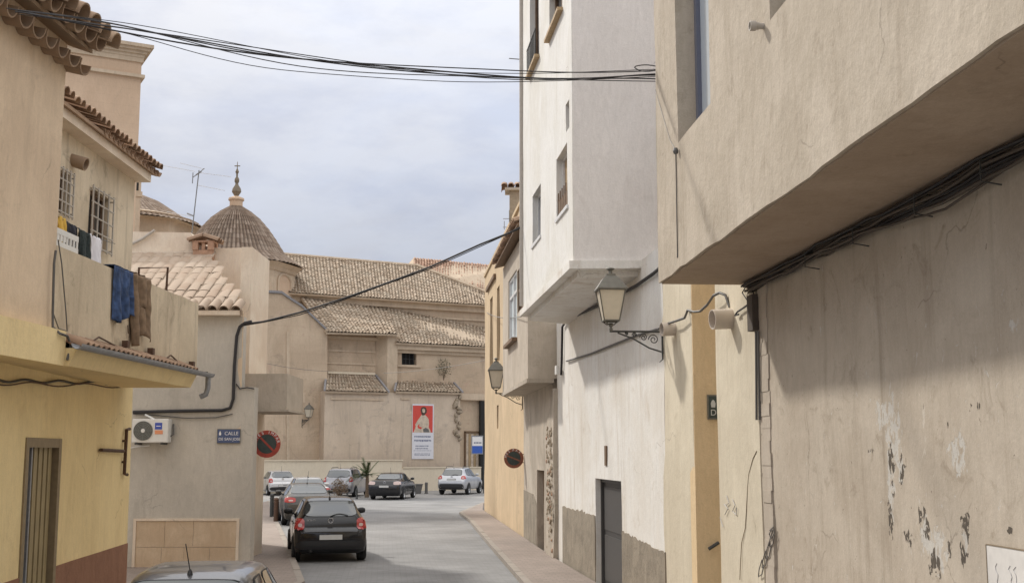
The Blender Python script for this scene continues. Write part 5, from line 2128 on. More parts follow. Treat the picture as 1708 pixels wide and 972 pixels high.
# broken corner stones
rnd = random.Random(8)
for i in range(13):
    y = 655 + i * 6.4
    s, z = CH.sz(760 + 4 * math.sin(i * 1.7), y, .9)
    o = bpy.data.objects.new('corner_stone', stone_meshes[i % 5])
    col.objects.link(o)
    o.parent = chu
    k = rnd.uniform(.22, .36)
    mm = CH.mat(s + .12, .92, z) @ Matrix.Rotation(rnd.uniform(0, 6), 4, 'Z') @ Matrix.Diagonal((k, k * .7, k * .9, 1))
    o.matrix_basis = parent_world(chu).inverted() @ mm
# moulded panels on the lower wall
for x0_, x1_, y0_, y1_ in ((552, 640, 664, 760), (668, 684, 664, 668)):
    a, b = CH.sz(x0_, y0_, .9), CH.sz(x1_, y1_, .9)
    MB().fbox(CH, a[0], CH.s(x1_, .9), .88, .96, a[1] - .08, a[1] + .02).build('panel_moulding', 'church_trim', chu)
m = MB()
m.fbox(CH, CH.s(486, 0), CH.s(510, 0), -.05, .06, CH.sz(486, 671)[1], CH.sz(486, 654)[1])
m.build('panel_moulding', 'church_trim', chu)

# big dome: drum, panels, tiles, lantern stump and finial
YD = 84.0
dc = at_y(391, 434, YD)
pxm = at_y(392, 434, YD).x - at_y(391, 434, YD).x
zt_d = at_y(391, 350, YD).z
dpos = Vector((dc.x, dc.y, 0))
prof = [(111, 446), (100, 438), (83, 427), (77, 418), (66, 401), (54, 384), (39, 367), (25, 355), (10, 345)]
pr = [(r * pxm, at_y(391, y, YD).z) for r, y in prof]
tile_dome('dome_roof', dpos, pr, 72, 'dome_tiles', chu, amp=.10)
rd = 100 * pxm
zdr0, zdr1 = at_y(391, 512, YD).z - 3, at_y(391, 447, YD).z
oct_m = Matrix.Translation(dpos) @ Matrix.Rotation(R(28 + 22.5), 4, 'Z')
m = MB()
m.lathe([(rd, zdr0), (rd, zdr1)], 8, oct_m)
drum = m.build('drum', 'church_trim', chu)
m = MB()
m.lathe([(rd * 1.02, zdr1 - .5), (rd * 1.05, zdr1 - .3), (rd * 1.10, zdr1 - .1), (rd * 1.13, zdr1 + .02), (rd * 1.0, zdr1 + .04)], 8, oct_m)
m.build('drum_cornice', 'church_trim', chu)
for k in range(8):
    a = R(28 + 45 * k)
    n = Vector((math.cos(a), math.sin(a), 0))
    t = Vector((-n.y, n.x, 0))
    ap = rd * math.cos(R(22.5))
    hw = rd * math.sin(R(22.5)) * .56
    zb_, zt_ = at_y(391, 495, YD).z, zdr1 - 1.15
    base = dpos + n * (ap + .01)
    poly = [base + t * -hw + Vector((0, 0, zb_)), base + t * hw + Vector((0, 0, zb_))]
    poly += [base + t * (hw * math.cos(R(q))) + Vector((0, 0, zt_ + hw * .55 * math.sin(R(q)))) for q in range(0, 181, 20)]
    MB().prism(poly, n * .05).build('blind_arch', 'salmon_tower', drum)
    rim = [p + n * .06 for p in poly] + [poly[0] + n * .06]
    MB().tube(rim, .09, 5).build('arch_moulding', 'church_trim', drum)
m = MB()
zc = at_y(391, 349, YD).z
m.lathe([(12 * pxm, zc - .3), (11 * pxm, zc + .1), (11 * pxm, at_y(391, 336, YD).z), (13.5 * pxm, at_y(391, 334, YD).z), (13 * pxm, at_y(391, 331, YD).z),
         (6 * pxm, at_y(391, 328, YD).z)], 12, Matrix.Translation(dpos))
fin = m.build('lantern_stump', 'salmon_tower', chu)
m = MB()
fp = [(4, 329), (5, 326), (10, 320), (9, 315), (4, 309), (3, 306), (5, 303), (5, 299), (2, 295), (2, 290), (4, 287), (2, 283), (1, 281), (.6, 270)]
m.lathe([(r * .8 * pxm, at_y(391, y, YD).z) for r, y in fp], 10, Matrix.Translation(dpos))
zz_ = at_y(391, 277, YD).z
m.tube([dpos + Vector((-.2, 0, zz_)), dpos + Vector((.2, 0, zz_))], .04, 5)
m.build('finial', 'finial_stone', fin, smooth=40)
# low dome on the left
YD2 = 100.0
d2 = at_y(195, 380, YD2)
pm2 = at_y(196, 380, YD2).x - d2.x
prof = [(146, 381), (122, 371), (104, 361), (90, 352), (68, 338), (40, 327), (22, 322)]
d2p = Vector((d2.x, d2.y, 0))
tile_dome('low_dome_roof', d2p, [(r * pm2, at_y(195, y, YD2).z) for r, y in prof], 96, 'dome_tiles', chu, seed=9, amp=.10)
m = MB()
z0_, z1_ = at_y(195, 420, YD2).z - 4, at_y(195, 381, YD2).z
m.lathe([(134 * pm2, z0_), (134 * pm2, z1_), (148 * pm2, z1_ + .02)], 8, Matrix.Translation(d2p) @ Matrix.Rotation(R(10), 4, 'Z'))
m.build('low_dome_drum', 'church_trim', chu)
m = MB()
m.lathe([(132 * pm2, z1_ + .2), (136 * pm2, z1_ + .45), (120 * pm2, at_y(195, 370, YD2).z + .1)], 24, Matrix.Translation(d2p), cap=False)
m.build('low_dome_band', 'church_trim', chu)
# tower
TW = Frame((at_y(228, 300, 72).x, 72), (math.cos(R(28)), math.sin(R(28))), (0, -1))
zt_ = TW.sz(228, 104)[1]
wall('tower_wall', TW, -8, 0, 0, zt_, 'salmon_tower', chu, thick=6, wob=.02, step=1.5)
m = MB()
hts = [(.12, .9), (.22, .62), (.34, .3), (.62, 0)]
zc = TW.sz(228, 86)[1]
m.fbox(TW, -8, .10, -6.1, .10, zt_, zt_ + .3)
m.fbox(TW, -8, .20, -6.2, .20, zt_ - 1.0, zt_ - .8)
for i, (o_, dz_) in enumerate(((.14, .3), (.26, .5), (.44, .68), (.6, .84))):
    m.fbox(TW, -8, o_, -6.2, o_, zt_ + dz_, zt_ + dz_ + .21)
m.build('tower_cornice', 'church_trim', chu)
m = MB()
TB = Frame((at_y(236, 300, 92).x, 92), (math.cos(R(28)), math.sin(R(28))), (0, -1))
m.fbox(TB, -1.2, 0, -1, 0, 10, TB.sz(236, 270)[1])
m.fbox(TB, -1.3, .1, -1.1, .1, TB.sz(236, 320)[1] - .4, TB.sz(236, 320)[1])
pin = m.build('pinnacle', 'church_trim', chu)
a, b = TB.sz(231, 318), TB.sz(226, 284)
MB().fbox(TB, b[0], a[0], -.02, .02, a[1], b[1]).build('slot', 'dark_room', pin)

# low cream wall along the church
lw = thing('low_boundary_wall', 'low cream wall running along the foot of the church', 'wall', CH.pt(8, 2.2, 0))
zl1, zl2 = CH.sz(640, 768, 2.2)[1], CH.sz(740, 780, 2.2)[1]
wall('wall_section', CH, CH.s(380, 2.2), CH.s(673, 2.2), 0, zl1, 'low_wall', lw, o=2.2, thick=.4, wob=.02, step=.7)
wall('wall_section', CH, CH.s(673, 2.2) + .003, CH.s(803, 2.2), 0, zl2, 'low_wall', lw, o=2.2, thick=.4, wob=.02, step=.7)
m = MB()
m.fbox(CH, CH.s(380, 2.2), CH.s(673, 2.2) + .05, 1.77, 2.26, zl1, zl1 + .07)
m.fbox(CH, CH.s(673, 2.2) + .06, CH.s(803, 2.2), 1.77, 2.26, zl2, zl2 + .07)
m.build('coping', 'low_wall', lw)

# banner
pa, pb = CH.sz(688, 673, .97), CH.sz(723, 765, .97)
ban = tag(MB().fbox(CH, pa[0], pb[0], .94, .965, pb[1], pa[1]).build('wall_banner', 'poster_white'),
          'tall banner with a figure on red above a white text panel, on the church wall', 'banner')
W_, H_ = pb[0] - pa[0], pa[1] - pb[1]


def bn(u, v, o=.97):
    return CH.pt(pa[0] + W_ * u, o, pa[1] - H_ * v)


MB().fbox(CH, pa[0] + W_ * .02, pb[0] - W_ * .05, .965, .968, pa[1] - H_ * .52, pa[1] - H_ * .03).build('picture', 'poster_red', ban)
nn = Vector((CH.n.x, CH.n.y, 0)) * .002
body = [(.06, .52), (.14, .44), (.16, .40), (.13, .38), (.20, .33), (.28, .28), (.36, .24), (.42, .20), (.60, .20), (.70, .24), (.76, .28), (.78, .36), (.76, .42), (.84, .48), (.86, .52)]
MB().prism([bn(u, v, .969) for u, v in body], nn).build('figure', 'poster_skin', ban)
MB().prism([bn(u, v, .9712) for u, v in ((.24, .40), (.34, .36), (.32, .41), (.46, .43), (.40, .46), (.26, .44))], nn).build('robe', 'poster_red', ban)
MB().prism([bn(u, v, .9712) for u, v in ((.5, .46), (.62, .43), (.76, .46), (.8, .515), (.52, .515))], nn).build('drapery', 'planter_grey', ban)
hd = [(.38, .11), (.42, .065), (.52, .05), (.62, .065), (.67, .11), (.66, .16), (.60, .18), (.56, .205), (.46, .21), (.42, .18)]
MB().prism([bn(u, v, .9735) for u, v in hd], nn).build('hair', 'poster_hair', ban)
MB().prism([bn(u, v, .976) for u, v in ((.45, .10), (.52, .08), (.58, .10), (.59, .14), (.54, .165), (.47, .15))], nn).build('face', 'poster_skin', ban)
rnd = random.Random(3)
m = MB()
for v, h, u0, u1 in ((.58, .032, .1, .86), (.65, .036, .1, .88), (.755, .022, .16, .78), (.80, .022, .16, .74), (.845, .008, .08, .9), (.90, .012, .12, .84), (.925, .01, .12, .84)):
    u = u0
    while u < u1:
        w_ = rnd.uniform(.03, .07) if h > .02 else rnd.uniform(.1, .25)
        q = [bn(u, v, .966), bn(min(u + w_, u1), v, .966), bn(min(u + w_, u1), v + h * rnd.uniform(.7, 1.0), .966), bn(u, v + h * rnd.uniform(.7, 1.0), .966)]
        m.prism(q, nn)
        u += w_ + .018
m.build('print_lines', 'poster_text', ban)

# lantern on the church wall
s_, z_ = CH.sz(504, 700, .02)
lantern(CH.pt(s_, .02, z_), (CH.n.x * .6 + CH.d.x * .6, CH.n.y * .6 + CH.d.y * .6), .5, 'iron lantern on the church wall beside the concrete balcony', 1.05)

# ------------------------------------------------------------------ furniture of the square
def bollard(px, py, h, label, r=.06, mat='iron_dark', band='plastic_white'):
    p = on_z(px, py)
    t = thing('bollard', label, 'bollard', p, 'bollards along the pavement')
    m = MB()
    m.lathe([(r * 1.3, 0), (r * 1.3, .05), (r, .07), (r, h * .82)], 12, Matrix.Translation(p))
    m.build('post', mat, t, smooth=40)
    m = MB()
    m.lathe([(r * 1.15, h * .82), (r * 1.15, h * .86), (r * .9, h * .88), (r * 1.15, h * .93), (r * .9, h), (.01, h * 1.02)], 12, Matrix.Translation(p))
    m.build('cap', mat, t, smooth=40)
    if band:
        MB().lathe([(r * 1.02, h * .70), (r * 1.02, h * .78)], 12, Matrix.Translation(p)).build('band', band, t, smooth=40)


bollard(460, 874, .92, 'dark rusty bollard on the left pavement, nearer the black hatchback', .085, 'iron_rust', None)
bollard(453, 866, .95, 'dark bollard on the left pavement, behind the rusty one', .08, 'iron_dark', None)
bollard(421.5, 878, .42, 'short dark bollard with white band at the grey house corner', .07)
bollard(421, 834, .75, 'dark bollard with white band far along the left wall', .08)
bollard(711, 823, .70, 'slim dark bollard beside the grey planter', .09, 'planter_grey', None)
bollard(579, 830, .55, 'small dark post behind the silver people carrier', .05, 'iron_dark', None)
bollard(595, 832, .55, 'small dark post left of the black saloon', .05, 'iron_dark', None)

p = on_z(694, 823)
pln = thing('planter_box', 'tapered grey planter box between the black saloon and the silver crossover', 'planter', p)
m = MB()
m.hexa([p + Vector(v) for v in ((-.28, -.22, 0), (.28, -.22, 0), (.28, .22, 0), (-.28, .22, 0), (-.38, -.3, .55), (.38, -.3, .55), (.38, .3, .55), (-.38, .3, .55))])
m.build('trough', 'planter_grey', pln)
m = MB()
m.box(p.x - .41, p.x + .41, p.y - .33, p.y + .33, .55, .61)
m.build('rim', 'planter_grey', pln)

# young palm
p = on_z(612, 829)
pal = thing('young_palm', 'young palm with spiky fronds behind the black saloon', 'palm', p)
m = MB()
m.tube([p, p + Vector((.02, 0, .5)), p + Vector((0, 0, 1.25))], [.13, .11, .09], 8)
m.build('trunk', 'leaf_dry', pal)
rnd = random.Random(6)
for k in range(24):
    a = rnd.uniform(0, 2 * math.pi)
    el = rnd.uniform(-.05, 1.25)
    ln = rnd.uniform(.95, 1.35)
    d = Vector((math.cos(a) * math.cos(el), math.sin(a) * math.cos(el), math.sin(el)))
    mid_ = [p + Vector((0, 0, 1.25)) + d * ln * t - Vector((0, 0, .5 * t * t * math.cos(el))) for t in (0, .25, .5, .75, 1)]
    m = MB()
    m.tube(mid_, [.02, .016, .012, .008, .004], 4)
    sd = d.cross(Vector((0, 0, 1))).normalized()
    for i in range(18):
        t = .15 + .85 * i / 18
        q = p + Vector((0, 0, 1.25)) + d * ln * t - Vector((0, 0, .5 * t * t * math.cos(el)))
        for sg in (-1, 1):
            tip = q + sd * sg * .22 * (1 - .5 * t) + d * .12 + Vector((0, 0, -.05))
            m.add([q - d * .02, q + d * .02, tip], [(0, 1, 2)])
    m.build('frond', 'leaf_palm', pal)


def bush(name, p, r, h, mat, label, cat, n=500, seed=1, z0=.1):
    t = thing(name, label, cat, p)
    rnd = random.Random(seed)
    m = MB()
    for i in range(7):
        a = rnd.uniform(0, 6.28)
        m.tube([p, p + Vector((math.cos(a) * r * .5, math.sin(a) * r * .5, h * .7))], [.02, .008], 4)
    m.build('stem', 'leaf_dry', t)
    m = MB()
    for i in range(n):
        v = Vector((rnd.gauss(0, 1), rnd.gauss(0, 1), rnd.gauss(0, 1)))
        v = v.normalized() * rnd.random() ** .45
        c = p + Vector((v.x * r, v.y * r, z0 + h * .5 + v.z * h * .5))
        c += Vector((0, 0, .1 * noise.noise(c * 2)))
        d = Vector((rnd.uniform(-1, 1), rnd.uniform(-1, 1), rnd.uniform(-.3, 1))).normalized()
        e = d.cross(Vector((rnd.uniform(-1, 1), rnd.uniform(-1, 1), rnd.uniform(-1, 1)))).normalized()
        L_ = rnd.uniform(.05, .12)
        m.add([c, c + d * L_ * .5 + e * L_ * .3, c + d * L_, c + d * L_ * .5 - e * L_ * .3], [(0, 1, 2, 3)])
    m.build('foliage', mat, t)


bush('small_bush', on_z(566, 831), .5, .95, 'leaf_dry', 'dry brownish bush behind the silver people carrier', 'bush', 700, 3)
s_, z_ = CH.sz(733, 628, -.6)
bush('wall_shrub', CH.pt(s_, .1, z_ - .3), .55, 1.5, 'leaf_shrub', 'sparse shrub sprouting above the lean-to roof of the church', 'shrub', 420, 5)

# blue and white stop sign at the gate
p = on_z(797, 822)
bs = thing('stop_sign', 'blue and white sign on a post by the church gate', 'sign', p)
zt, zb_ = at_y(797, 726, p.y).z, at_y(797, 757, p.y).z
MB().tube([p + Vector((.36, 0, 0)), p + Vector((.36, 0, zt + .05))], .03, 8).build('post', 'iron_dark', bs)
m = MB()
m.box(p.x - .42, p.x + .32, p.y - .03, p.y + .03, zb_, zt)
m.build('frame', 'zinc', bs)
MB().box(p.x - .36, p.x + .28, p.y - .036, p.y - .03, zb_ + .06, zb_ + .52).build('blue_field', 'sign_blue_bright', bs)
MB().box(p.x - .36, p.x + .28, p.y - .036, p.y - .03, zb_ + .52, zt - .08).build('white_field', 'sign_white', bs)
m = MB()
for i in range(5):
    m.box(p.x - .26 + i * .1, p.x - .19 + i * .1, p.y - .04, p.y - .036, zb_ + .66, zb_ + .76)
m.build('print_line', 'poster_text', bs)

# ------------------------------------------------------------------ overhead cables
g = 'bundle of wires strung across the street'
A0 = YUP.at(30, 14, .75)
B0 = NEAR.at(1094, 128, OV + .02)
strands = [((20, 16), (1093, 118), [(180, 40), (500, 94), (875, 122)], .012), ((25, 20), (1093, 124), [(180, 46), (500, 102), (875, 129)], .016),
           ((30, 18), (1093, 132), [(180, 44), (500, 100), (875, 128)], .014), ((10, 14), (1093, 136), [(200, 46), (500, 106), (800, 131)], .010),
           ((30, 24), (1093, 128), [(220, 56), (470, 118), (740, 137)], .008), ((28, 20), (1093, 126), [(190, 44), (520, 98), (860, 130)], .010),
           ((18, 16), (1092, 116), [(200, 41), (560, 100), (870, 124)], .008)]
for i, (pa_, pb_, mids, r) in enumerate(strands):
    a = YUP.at(pa_[0], pa_[1], .74 + .01 * i)
    b = NEAR.at(pb_[0], pb_[1], OV + .01)
    pts = [a]
    ctrl = []
    for (x, y) in mids:
        # where the straight span between the two walls passes this bearing
        d = ray(x, y)
        den = (b.x - a.x) * d[1] - (b.y - a.y) * d[0]
        t = (a.y * d[0] - a.x * d[1]) / den
        yy = a.y + (b.y - a.y) * t
        ctrl.append(at_y(x, y, yy))
    cp = [a] + ctrl + [b]
    out = []
    for k in range(len(cp) - 1):
        p0, p1, p2, p3 = cp[max(k - 1, 0)], cp[k], cp[k + 1], cp[min(k + 2, len(cp) - 1)]
        for j in range(10):
            t = j / 10
            q = .5 * ((2 * p1) + (p2 - p0) * t + (2 * p0 - 5 * p1 + 4 * p2 - p3) * t * t + (3 * p1 - p0 - 3 * p2 + p3) * t ** 3)
            q += Vector((0, 0, .03 * math.sin((k + t) * 2.6 + i * 1.9) * math.sin(math.pi * (k + t) / (len(cp) - 1))))
            out.append(q)
    out.append(b)
    tag(MB().tube(out, r * .55, 5).build('overhead_wire', 'cable_black', None, smooth=60),
        'dark wire in the bundle strung high across the street', 'wire', g)
m = MB()
c = NEAR.at(1078, 114, OV + .03)
pts = []
for i in range(60):
    a = i * .33
    pts.append(c + Vector((math.cos(a) * .13 * (1 + .12 * math.sin(i)), .05 * math.sin(a), math.sin(a) * .055)))
m.tube(pts, .006, 4)
tag(m.build('wire_coil', 'cable_black'), 'loose coil of wire where the overhead bundle meets the beige house', 'wire coil')
a = GREY.at(402, 541, .04)
b = at_y(872, 380, 26.0)
pth = []
for (x, y) in ((402, 541), (440, 536), (500, 521), (560, 502), (640, 474), (720, 444), (800, 408), (850, 388), (874, 376)):
    t = (x - 402) / 472
    pth.append(at_y(x, y, 25.95 - .1 * t))
tag(MB().tube(pth, .022, 6).build('street_cable', 'cable_black', None, smooth=60), 'thick black cable slung across the street in front of the church', 'cable')
tag(MB().tube([p + Vector((0, .03, -.03 + .02 * math.sin(i * 2))) for i, p in enumerate(pth)], .011, 5).build('street_cable', 'cable_black', None, smooth=60),
    'thin black wire wound along the thick street cable', 'cable')
for i, ((xa_, ya_), (xb_, yb_), Y1_, Y2_, lab) in enumerate((((424, 601), (548, 619), 68, 73, 'thin wire running along the church gable wall'),
                                                            ((640, 622), (812, 600), 72, 60, 'thin wire from the church to the orange house'),
                                                            ((812, 521), (873, 527), 50, 28, 'thin wire along the front of the orange house'))):
    tag(MB().tube(sag_path(at_y(xa_, ya_, Y1_), at_y(xb_, yb_, Y2_), .12), .012, 5).build('thin_wire', 'cable_grey'), lab, 'wire')

# ------------------------------------------------------------------ cars
# station: y, z_bottom, z_mid, z_belt, z_top, w_mid, w_belt, w_roof
BODY = {
    'hatch': dict(L=3.92, W=1.66, H=1.46, st=[
        (0.00, .36, .52, .66, .70, .70, .68, .60), (0.05, .24, .52, .70, .76, .79, .76, .68), (0.13, .20, .55, .74, .80, .815, .80, .72),
        (0.15, .20, .58, .86, .92, .825, .80, .72), (0.19, .20, .6, .93, .99, .83, .80, .68), (0.24, .20, .6, .95, 1.04, .83, .80, .645),
        (0.46, .20, .6, .96, 1.36, .83, .80, .545), (0.50, .20, .6, .96, 1.41, .83, .80, .54), (0.75, .20, .6, .96, 1.445, .83, .805, .555),
        (1.3, .20, .6, .955, 1.46, .83, .81, .57), (1.9, .20, .6, .95, 1.45, .83, .81, .57), (2.25, .20, .6, .94, 1.40, .83, .81, .56),
        (2.95, .20, .6, .93, 1.00, .83, .80, .66), (3.3, .20, .6, .86, .92, .82, .78, .64), (3.65, .20, .55, .76, .82, .80, .74, .6),
        (3.85, .22, .5, .64, .68, .74, .68, .55), (3.92, .34, .5, .58, .6, .6, .56, .5)],
        rear=((-.62, 1.035), (.62, 1.035), (.53, 1.375), (-.53, 1.375)), side=[((.62, .985), (1.25, .985), (1.28, 1.36), (.82, 1.34)), ((1.33, .985), (2.5, .985), (2.12, 1.345), (1.36, 1.365))],
        front=((-.62, 1.02), (.62, 1.02), (.5, 1.38), (-.5, 1.38)), lamp=((.60, .74), (.80, .74), (.79, 1.0), (.60, .985)), plate=(.52, .63), trim=(.30, .50), axles=(.62, 3.08), wr=.30),
    'saloon': dict(L=4.65, W=1.78, H=1.43, st=[
        (0.00, .36, .54, .70, .74, .76, .74, .66), (0.06, .24, .55, .74, .80, .85, .82, .76), (0.12, .20, .58, .90, .98, .88, .85, .78),
        (0.18, .20, .6, .96, 1.045, .885, .86, .78), (0.55, .20, .6, .97, 1.05, .89, .865, .74), (0.80, .20, .6, .97, 1.10, .89, .865, .68),
        (1.35, .20, .6, .97, 1.35, .89, .865, .57), (1.6, .20, .6, .965, 1.405, .89, .865, .57), (2.1, .20, .6, .96, 1.43, .89, .865, .58),
        (2.6, .20, .6, .95, 1.42, .89, .865, .58), (2.95, .20, .6, .94, 1.36, .89, .865, .57), (3.55, .20, .6, .93, 1.0, .89, .86, .68),
        (4.0, .20, .6, .87, .93, .88, .84, .68), (4.4, .20, .55, .77, .83, .86, .8, .64), (4.58, .22, .5, .64, .68, .8, .74, .58), (4.65, .34, .5, .58, .6, .66, .62, .5)],
        rear=((-.66, 1.085), (.66, 1.085), (.54, 1.34), (-.54, 1.34)), side=[((1.0, 1.0), (1.95, .99), (1.95, 1.35), (1.45, 1.32)), ((2.02, .99), (3.15, .98), (2.8, 1.32), (2.02, 1.35))],
        front=((-.64, 1.02), (.64, 1.02), (.52, 1.34), (-.52, 1.34)), lamp=((.50, .80), (.84, .80), (.83, .98), (.50, .97)), plate=(.66, .77), trim=(.26, .42), axles=(.98, 3.72), wr=.32),
    'carrier': dict(L=4.32, W=1.75, H=1.64, st=[
        (0.00, .36, .54, .68, .72, .74, .72, .64), (0.05, .24, .55, .72, .78, .83, .80, .72), (0.10, .20, .6, .95, 1.02, .86, .83, .74),
        (0.16, .20, .62, 1.04, 1.12, .87, .84, .70), (0.36, .20, .62, 1.05, 1.52, .87, .84, .60), (0.42, .20, .62, 1.05, 1.58, .87, .84, .60),
        (0.9, .20, .62, 1.04, 1.63, .87, .845, .61), (1.8, .20, .62, 1.02, 1.64, .87, .845, .61), (2.3, .20, .62, 1.01, 1.58, .87, .845, .6),
        (3.25, .20, .6, .99, 1.06, .87, .84, .68), (3.7, .20, .6, .9, .95, .86, .82, .66), (4.1, .20, .55, .76, .82, .83, .77, .6), (4.25, .22, .5, .64, .68, .77, .7, .56), (4.32, .34, .5, .58, .6, .62, .58, .5)],
        rear=((-.64, 1.12), (.64, 1.12), (.57, 1.52), (-.57, 1.52)), side=[((.45, 1.09), (1.05, 1.08), (1.05, 1.53), (.62, 1.52)), ((1.1, 1.08), (1.9, 1.06), (1.88, 1.54), (1.1, 1.54)), ((1.96, 1.06), (2.8, 1.05), (2.3, 1.50), (1.94, 1.54))],
        front=((-.64, 1.07), (.64, 1.07), (.55, 1.52), (-.55, 1.52)), lamp=((.66, .86), (.85, .86), (.83, 1.16), (.70, 1.14)), plate=(.78, .89), trim=(.30, .50), axles=(.80, 3.44), wr=.31),
    'crossover': dict(L=4.28, W=1.78, H=1.65, st=[
        (0.00, .42, .60, .72, .76, .76, .74, .66), (0.06, .32, .62, .78, .84, .85, .82, .74), (0.13, .30, .66, 1.0, 1.07, .88, .85, .74),
        (0.20, .30, .68, 1.06, 1.14, .89, .855, .70), (0.48, .30, .68, 1.08, 1.50, .89, .855, .57), (0.56, .30, .68, 1.08, 1.57, .89, .855, .56),
        (1.0, .30, .68, 1.06, 1.625, .89, .86, .58), (1.7, .30, .68, 1.05, 1.65, .89, .86, .59), (2.2, .30, .68, 1.04, 1.58, .89, .86, .58),
        (3.0, .30, .66, 1.03, 1.12, .89, .855, .70), (3.5, .30, .66, .98, 1.05, .88, .84, .70), (4.0, .30, .62, .86, .92, .86, .8, .64), (4.2, .32, .58, .72, .76, .8, .74, .6), (4.28, .42, .58, .66, .68, .66, .62, .5)],
        rear=((-.62, 1.15), (.62, 1.15), (.52, 1.51), (-.52, 1.51)), side=[((.72, 1.16), (1.25, 1.12), (1.25, 1.52), (.9, 1.48)), ((1.3, 1.12), (1.95, 1.09), (1.93, 1.53), (1.3, 1.53)), ((2.0, 1.09), (2.65, 1.08), (2.3, 1.44), (1.98, 1.53))],
        front=((-.64, 1.14), (.64, 1.14), (.53, 1.52), (-.53, 1.52)), lamp=((.58, .94), (.84, .92), (.80, 1.14), (.62, 1.12)), plate=(.86, .96), trim=(.34, .66), axles=(.82, 3.37), wr=.34),
}


def resample(st, step=.09):
    """smooth the stations along the car without overshoot"""
    out = []
    for a, b in zip(st, st[1:]):
        k = max(1, int((b[0] - a[0]) / step))
        for i in range(k):
            t = i / k
            out.append(tuple(p + (q - p) * t for p, q in zip(a, b)))
    out.append(st[-1])
    for _ in range(2):
        sm = [out[0]]
        for i in range(1, len(out) - 1):
            if out[i + 1][0] - out[i - 1][0] < .13 and out[i][0] < .3:
                sm.append(out[i])
                continue
            sm.append((out[i][0],) + tuple(.25 * x + .5 * y + .25 * z for x, y, z in zip(out[i - 1][1:], out[i][1:], out[i + 1][1:])))
        out = sm + [out[-1]]
    return out


CARMESH = {}


def car_body(kind):
    if kind in CARMESH:
        return CARMESH[kind]
    sts = resample(BODY[kind]['st'])
    rings = []
    mlen = None
    for st in sts:
        # fixed topology: always two pieces per segment
        y, zb, zm, zl, zt, wm, wb, wr = st
        cab = max(0.0, zt - zl)
        e = min(.07, cab * .4)
        half = [(0, zb), (wm * .82, zb), (wm * .95, zb + .05), (wm * .99, zb + .16), (wm, zm), (wm * .995, zm + (zl - zm) * .5), (wb, zl - .03), (wb - .02, zl + .01),
                (wb + (wr - wb) * .5 - .01, zl + (cab - e) * .5), (wr + .015, zt - e), (wr - .03, zt - e * .45), (wr * .82, zt - e * .12), (wr * .5, zt - e * .02), (0, zt)]
        fine = []
        for a, b in zip(half, half[1:]):
            fine += [a, ((a[0] + b[0]) / 2, (a[1] + b[1]) / 2)]
        fine.append(half[-1])
        full = [(x, y, z) for x, z in fine] + [(-x, y, z) for x, z in reversed(fine[1:-1])]
        rings.append(full)
    n = len(rings[0])
    vs = [p for r in rings for p in r]
    fs = []
    for i in range(len(rings) - 1):
        for j in range(n):
            fs.append((i * n + j, i * n + (j + 1) % n, (i + 1) * n + (j + 1) % n, (i + 1) * n + j))
    fs.append(tuple(range(n - 1, -1, -1)))
    fs.append(tuple((len(rings) - 1) * n + j for j in range(n)))
    bm = bmesh.new()
    bv = [bm.verts.new(v) for v in vs]
    for f in fs:
        bm.faces.new([bv[i] for i in f])
    bmesh.ops.recalc_face_normals(bm, faces=bm.faces)
    me = bpy.data.meshes.new('car_body')
    bm.to_mesh(me)
    bm.free()
    me.polygons.foreach_set('use_smooth', [True] * len(me.polygons))
    me.set_sharp_from_angle(angle=R(38))
    bvh = BVHTree.FromPolygons(vs, fs)
    CARMESH[kind] = (me, bvh)
    return CARMESH[kind]


def patch(bvh, corners, axis, off, nx=12, ny=8, rnd_=.12, L=4.0):
    """panel that follows the body: corners in the view plane, projected onto the bodywork"""
    vs, fs = [], []
    for j in range(ny + 1):
        for i in range(nx + 1):
            u, v = i / nx, j / ny
            du, dv = abs(2 * u - 1), abs(2 * v - 1)
            k = 1 - rnd_ * (du * dv) ** 6
            u2, v2 = .5 + (u - .5) * k, .5 + (v - .5) * k
            a = Vector(corners[0]).lerp(Vector(corners[1]), u2)
            b = Vector(corners[3]).lerp(Vector(corners[2]), u2)
            q = a.lerp(b, v2)
            if axis == 'rear':
                o, d = Vector((q.x, -2, q.y)), Vector((0, 1, 0))
            elif axis == 'front':
                o, d = Vector((q.x, 8, q.y)), Vector((0, -1, 0))
            elif axis == 'right':
                o, d = Vector((3, q.x, q.y)), Vector((-1, 0, 0))
            else:
                o, d = Vector((-3, q.x, q.y)), Vector((1, 0, 0))
            hit, nrm, _, _ = bvh.ray_cast(o, d)
            if hit is None:
                hit, nrm, _, _ = bvh.find_nearest(o + d * 2.2)
            if nrm.dot(d) > 0:
                nrm = -nrm
            vs.append(hit + nrm * off)
    for j in range(ny):
        for i in range(nx):
            a = j * (nx + 1) + i
            fs.append((a, a + 1, a + nx + 2, a + nx + 1))
    return vs, fs


def grow(c, k):
    m_ = sum((Vector(q) for q in c), Vector((0, 0))) / 4
    return [tuple(m_ + (Vector(q) - m_) * 1.0 + (Vector(q) - m_).normalized() * k) for q in c]


WHEEL = {}


